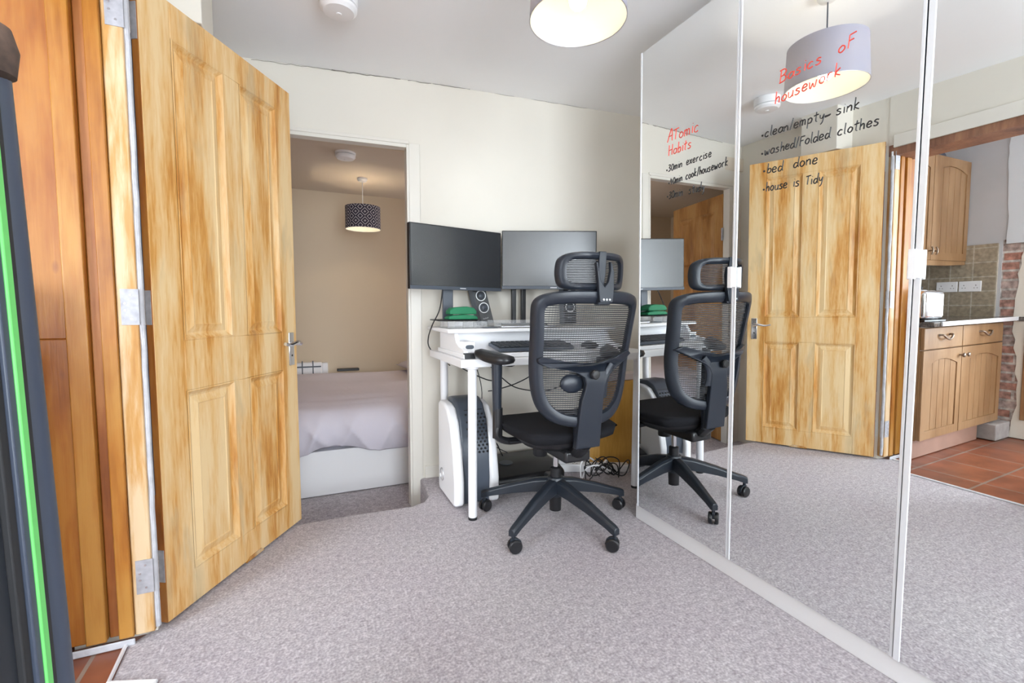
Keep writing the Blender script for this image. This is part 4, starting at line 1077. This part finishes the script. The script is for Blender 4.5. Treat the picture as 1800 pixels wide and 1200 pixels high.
# ------------------------------------------------------------------ folded frame at the left edge
fx = thing('folded_exercise_frame', 'tall black folded frame with a bright green stripe leaning at the left edge', 'exercise frame', (-.36, .5, 0))
E = lambda z, o=0: (.806 - .050 * z + o, z)          # the slightly leaning outer edge, in y-z
def slab(nm, o0, o1, x0, x1, m, z0=.01, z1=1.33, lab=None):
    k = obj(nm, prism(bm_(), [E(z0, o0), E(z0, o1), E(z1, o1), E(z1, o0)], x0, x1, 'X'), m, fx, bevel=.002, world=True)
    if lab: k['label'] = lab
    return k
slab('black_panel', -.60, -.072, -.44, -.318, 'dark_blue')
slab('dark_border', -.072, -.056, -.44, -.312, 'black_matt')
slab('inner_rail', -.056, -.042, -.42, -.308, 'frame_grey')
slab('green_band', -.042, -.027, -.42, -.306, 'lime', z1=1.24, lab='bright lime green stripe')
slab('dark_rail', -.027, -.014, -.42, -.308, 'black_matt')
obj('outer_tube', tube(bm_(), [(-.335, E(.0)[0] + .028, .0), (-.335, E(.7)[0] + .030, .7), (-.335, E(1.30)[0] + .033, 1.30)], [.027, .024, .018], 20), 'frame_grey', fx, smooth=True, world=True)
obj('end_cap', lathe(bm_(), [(.010, 1.285), (.024, 1.295), (.028, 1.325), (.022, 1.350), (.004, 1.362)], 24, c=(-.335, E(1.3)[0] + .030, 0)), 'brown_fur', fx, smooth=True, world=True)['label'] = 'brown rubber end cap'

# ------------------------------------------------------------------ kitchen seen in the mirror
KX, KY, KH = -1.885, 2.115, 2.30
struct('wall_kitchen_back', box(bm_(), -3.2, -0.66, KY, KY + .1, 0, KH), 'wall_grey')
struct('wall_kitchen_side', box(bm_(), KX - .1, KX, 1.60, KY, 0, KH), 'wall_grey', 'grey-white kitchen wall')
struct('ceiling_kitchen', box(bm_(), -3.2, -0.66, -2.35, KY + .1, KH, KH + .1), 'ceiling')
bm = box(bm_(), -3.2, -1.80, -2.5, -2.35, 0, KH); box(bm, -.85, -.66, -2.5, -2.35, 0, KH); box(bm, -1.8, -.85, -2.5, -2.35, 0, .75); box(bm, -1.8, -.85, -2.5, -2.35, 2.0, KH)
struct('wall_kitchen_rear', bm, 'wall_grey')
struct('wall_kitchen_far', box(bm_(), -3.3, -3.2, -2.5, KY, 0, KH), 'wall_grey')
# ragged plaster edge, brick pier, plaster beyond with window brightness in its colour
random.seed(21)
def rag(x, pts, y_far, t, m, nm, lab):
    poly = pts + [(y_far, pts[-1][1]), (y_far, pts[0][1])]
    return struct(nm, prism(bm_(), poly, x, x + t, 'X'), m, lab)
struct('wall_brick_pier', box(bm_(), KX - .12, KX - .006, 1.20, 1.60, 0, KH), 'brick', 'bare brick pier left rough')
struct('wall_kitchen_upper', box(bm_(), KX - .11, KX, 1.575, 1.60, 1.45, KH), 'wall_grey')
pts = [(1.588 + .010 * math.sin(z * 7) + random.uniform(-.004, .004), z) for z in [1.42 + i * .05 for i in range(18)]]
rag(KX - .011, pts, .9, .018, 'white_wall', 'wall_kitchen_lit_skim', 'pale blue-white plaster above the bricks with window brightness in its colour')
pts = [(1.500 + random.uniform(-.010, .010) - .02 * math.sin(z * 5), z) for z in [0 + i * .06 for i in range(25)]]
rag(KX - .011, pts, 1.0, .012, 'wall', 'wall_kitchen_plaster', 'cream plaster beside the bricks')
struct('wall_kitchen_return', box(bm_(), KX - .12, KX - .015, .95, 1.30, 0, KH), 'wall_grey')
struct('wall_tiles', box(bm_(), KX, KX + .012, 1.618, KY, .885, 1.43), 'splash', 'beige stone tile splashback')

def arch_door(parent, nm, x0, x1, z0, z1, y, m, n_pl=4, pull=None, bow=0.0):
    """panelled cupboard door facing -y at y, arched panel top"""
    W = x1 - x0; st = .055
    f = lambda p: (p[0], p[1] + bow * (((p[0] - x0) / W - .5) ** 2) * 4, p[2])
    bm = bm_(); box(bm, x0 + .0015, x1 - .0015, y + .010, y + .022, z0, z1)
    o = obj(nm, bm, m, parent, world=True)
    bm = bm_()
    box(bm, x0 + .0015, x0 + st, y, y + .012, z0, z1); box(bm, x1 - st, x1 - .0015, y, y + .012, z0, z1); box(bm, x0 + st, x1 - st, y, y + .012, z0, z0 + st)
    ar = [(x0 + st, z1), (x0 + st, z1 - st - .045)] + [(x0 + st + (W - 2 * st) * k / 12, z1 - st - .045 + .040 * math.sin(math.pi * k / 12)) for k in range(13)] + [(x1 - st, z1)]
    prism(bm, ar, y, y + .012)
    bmesh.ops.triangulate(bm, faces=[q for q in bm.faces if len(q.verts) > 4])
    fr = obj('door_frame', bm, m, o, bevel=.0025)
    bm = bm_(); a, b = x0 + st, x1 - st
    for k in range(n_pl): box(bm, a + (b - a) * k / n_pl + .0022, a + (b - a) * (k + 1) / n_pl - .0022, y + .006, y + .0105, z0 + st, z1 - st - .01)
    obj('door_boards', bm, m, o, bevel=.001)
    if pull:
        hx, hz, vert = pull
        bm = tube(bm_(), [(hx, y + .002, hz), (hx, y - .022, hz)], .005, 10)
        if vert: tube(bm, cr([(hx, y - .020, hz - .028), (hx, y - .027, hz - .01), (hx, y - .027, hz + .01), (hx, y - .020, hz + .028)], 4), .0055, 10)
        else: lathe(bm, [(.006, y - .014), (.015, y - .022), (.013, y - .030), (.002, y - .033)], 16, 'Y', (hx, 0, hz))
        obj('knob', bm, 'bronze', o, smooth=True)
    return o
bc = thing('kitchen_base_cabinet', 'oak base cabinet with two drawers over two arched doors', 'cabinet', (-1.25, 1.82, 0))
BY0 = 1.545
obj('cabinet_body', box(bm_(), -1.815, -.70, BY0 + .023, KY, .125, .855), 'oak', bc, world=True)
obj('plinth', box(bm_(), -1.62, -.70, BY0 + .045, BY0 + .06, 0, .125), 'plinth', bc, world=True)
for x0, x1 in ((-1.812, -1.205), (-1.200, -.70)):
    dr = obj('drawer', box(bm_(), x0 + .002, x1 - .002, BY0, BY0 + .022, .712, .85), 'oak', bc, bevel=.004, world=True)
    cx = (x0 + x1) / 2
    obj('drawer_handle', tube(bm_(), cr([(cx - .072, BY0 + .002, .80), (cx - .060, BY0 - .020, .80), (cx - .035, BY0 - .026, .782), (cx, BY0 - .028, .772), (cx + .035, BY0 - .026, .782), (cx + .060, BY0 - .020, .80), (cx + .072, BY0 + .002, .80)], 5), .0065, 10), 'bronze', dr, smooth=True)
arch_door(bc, 'cupboard_door', -1.812, -1.205, .130, .706, BY0, 'oak', 6, (-1.235, .655, False))
arch_door(bc, 'cupboard_door', -1.200, -.70, .130, .706, BY0, 'oak', 5, (-1.170, .655, False))
uc = thing('kitchen_wall_cabinet', 'oak wall cabinet with arched doors above the tiles', 'cabinet', (-1.3, 2.0, 1.3))
UY = 1.80
obj('cabinet_body', box(bm_(), -1.880, -.70, UY + .023, KY, 1.315, 2.055), 'oak', uc, world=True)
arch_door(uc, 'cupboard_door', -1.878, -1.337, 1.312, 2.058, UY, 'oak', 5, (-1.366, 1.375, True))
arch_door(uc, 'cupboard_door', -1.333, -.70, 1.312, 2.058, UY, 'oak', 5, (-1.303, 1.375, True))
obj('light_pelmet', prism(bm_(), [(-1.878, 1.312), (-1.878, 1.285), (-1.6, 1.275), (-1.3, 1.272), (-1.0, 1.275), (-.70, 1.285), (-.70, 1.312)], UY + .004, UY + .022), 'oak', uc, bevel=.002, world=True)
bm = box(bm_(), -2.3, -.66, 1.500, KY, .857, .893)
wt = obj('worktop', box(bm_(), KX + .014, -.70, 1.500, KY, .857, .889), 'worktop', bevel=.004); tag(wt, 'dark speckled kitchen worktop with a metal front strip', 'worktop')
obj('edge_strip', box(bm_(), -2.20, -.78, 1.488, 1.499, .862, .890), 'alu', wt, bevel=.002)['label'] = 'bright metal edging'
obj('worktop_end', box(bm_(), -2.20, KX + .013, 1.40, 1.499, .857, .889), 'worktop', wt, bevel=.003)
# sockets on the tiles
for i, (y, lab) in enumerate(((1.905, 'white double socket plate on the tiles beside the toaster'), (1.765, 'white double socket plate nearer the tile edge'))):
    s = thing('wall_socket', lab, 'socket', (KX + .012, y, 1.118))
    obj('socket_plate', box(bm_(), .0, .009, -.066, .066, -.040, .040), 'plastic', s, bevel=.003)
    bm = bm_()
    for yy in (-.035, .035):
        box(bm, .0088, .0095, yy - .002, yy + .002, .004, .012); box(bm, .0088, .0095, yy - .012, yy - .006, -.014, -.010); box(bm, .0088, .0095, yy + .006, yy + .012, -.014, -.010)
    obj('socket_holes', bm, 'black', s)
# chrome toaster and coffee jug on the worktop
to = thing('toaster', 'chrome toaster at the near end of the kitchen worktop', 'toaster', (-.81, 1.62, .889), R(10))
obj('toaster_body', box(bm_(), -.09, .09, -.085, .085, .012, .195), 'chrome', to, bevel=.025, bseg=4)
obj('toaster_base', box(bm_(), -.095, .095, -.088, .088, .0, .014), 'black', to, bevel=.003)
obj('toaster_slots', box(bm_(), -.07, .07, -.035, .035, .194, .1965), 'black', to)
obj('lever', cbox((-.10, 0, .13), (.025, .03, .012)), 'black', to, bevel=.003)
kt = thing('kettle', 'slim steel kettle with black handle behind the toaster', 'kettle', (-1.22, 1.80, .889))
obj('kettle_body', lathe(bm_(), [(.05, .0), (.056, .01), (.052, .10), (.044, .19), (.036, .205), (.002, .212)], 32), 'steel', kt, smooth=True)
obj('kettle_handle', tube(bm_(), cr([(-.045, 0, .195), (-.085, 0, .185), (-.095, 0, .13), (-.080, 0, .06), (-.052, 0, .04)], 5), .009, 10), 'black', kt, smooth=True)
obj('kettle_base', lathe(bm_(), [(.062, 0), (.062, .012)], 30), 'black', kt)
obj('kettle_lid', lathe(bm_(), [(.012, .212), (.014, .228), (.004, .232)], 18), 'black', kt, smooth=True)
# things on the wall cabinet
tag(obj('folded_box', prism(bm_(), [(-1.62, 2.060), (-1.32, 2.060), (-1.34, 2.12), (-1.48, 2.135), (-1.58, 2.10)], 1.84, 2.00), 'frame_grey', bevel=.006), 'blue-grey folded box lying on the kitchen wall cabinet', 'box')
# low cement step and cream panel past the base cabinet
tag(obj('cement_step', box(bm_(), KX + .002, -1.66, 1.50, 1.66, .0, .118), 'cement', bevel=.006), 'grey cement block beside the base cabinet plinth', 'block')
pf = obj('wooden_end_panel', box(bm_(), KX - .02, KX + .012, 1.05, 1.452, .14, .84), 'oak', bevel=.003); tag(pf, 'upright oak board past the bare bricks under the worktop end', 'panel')
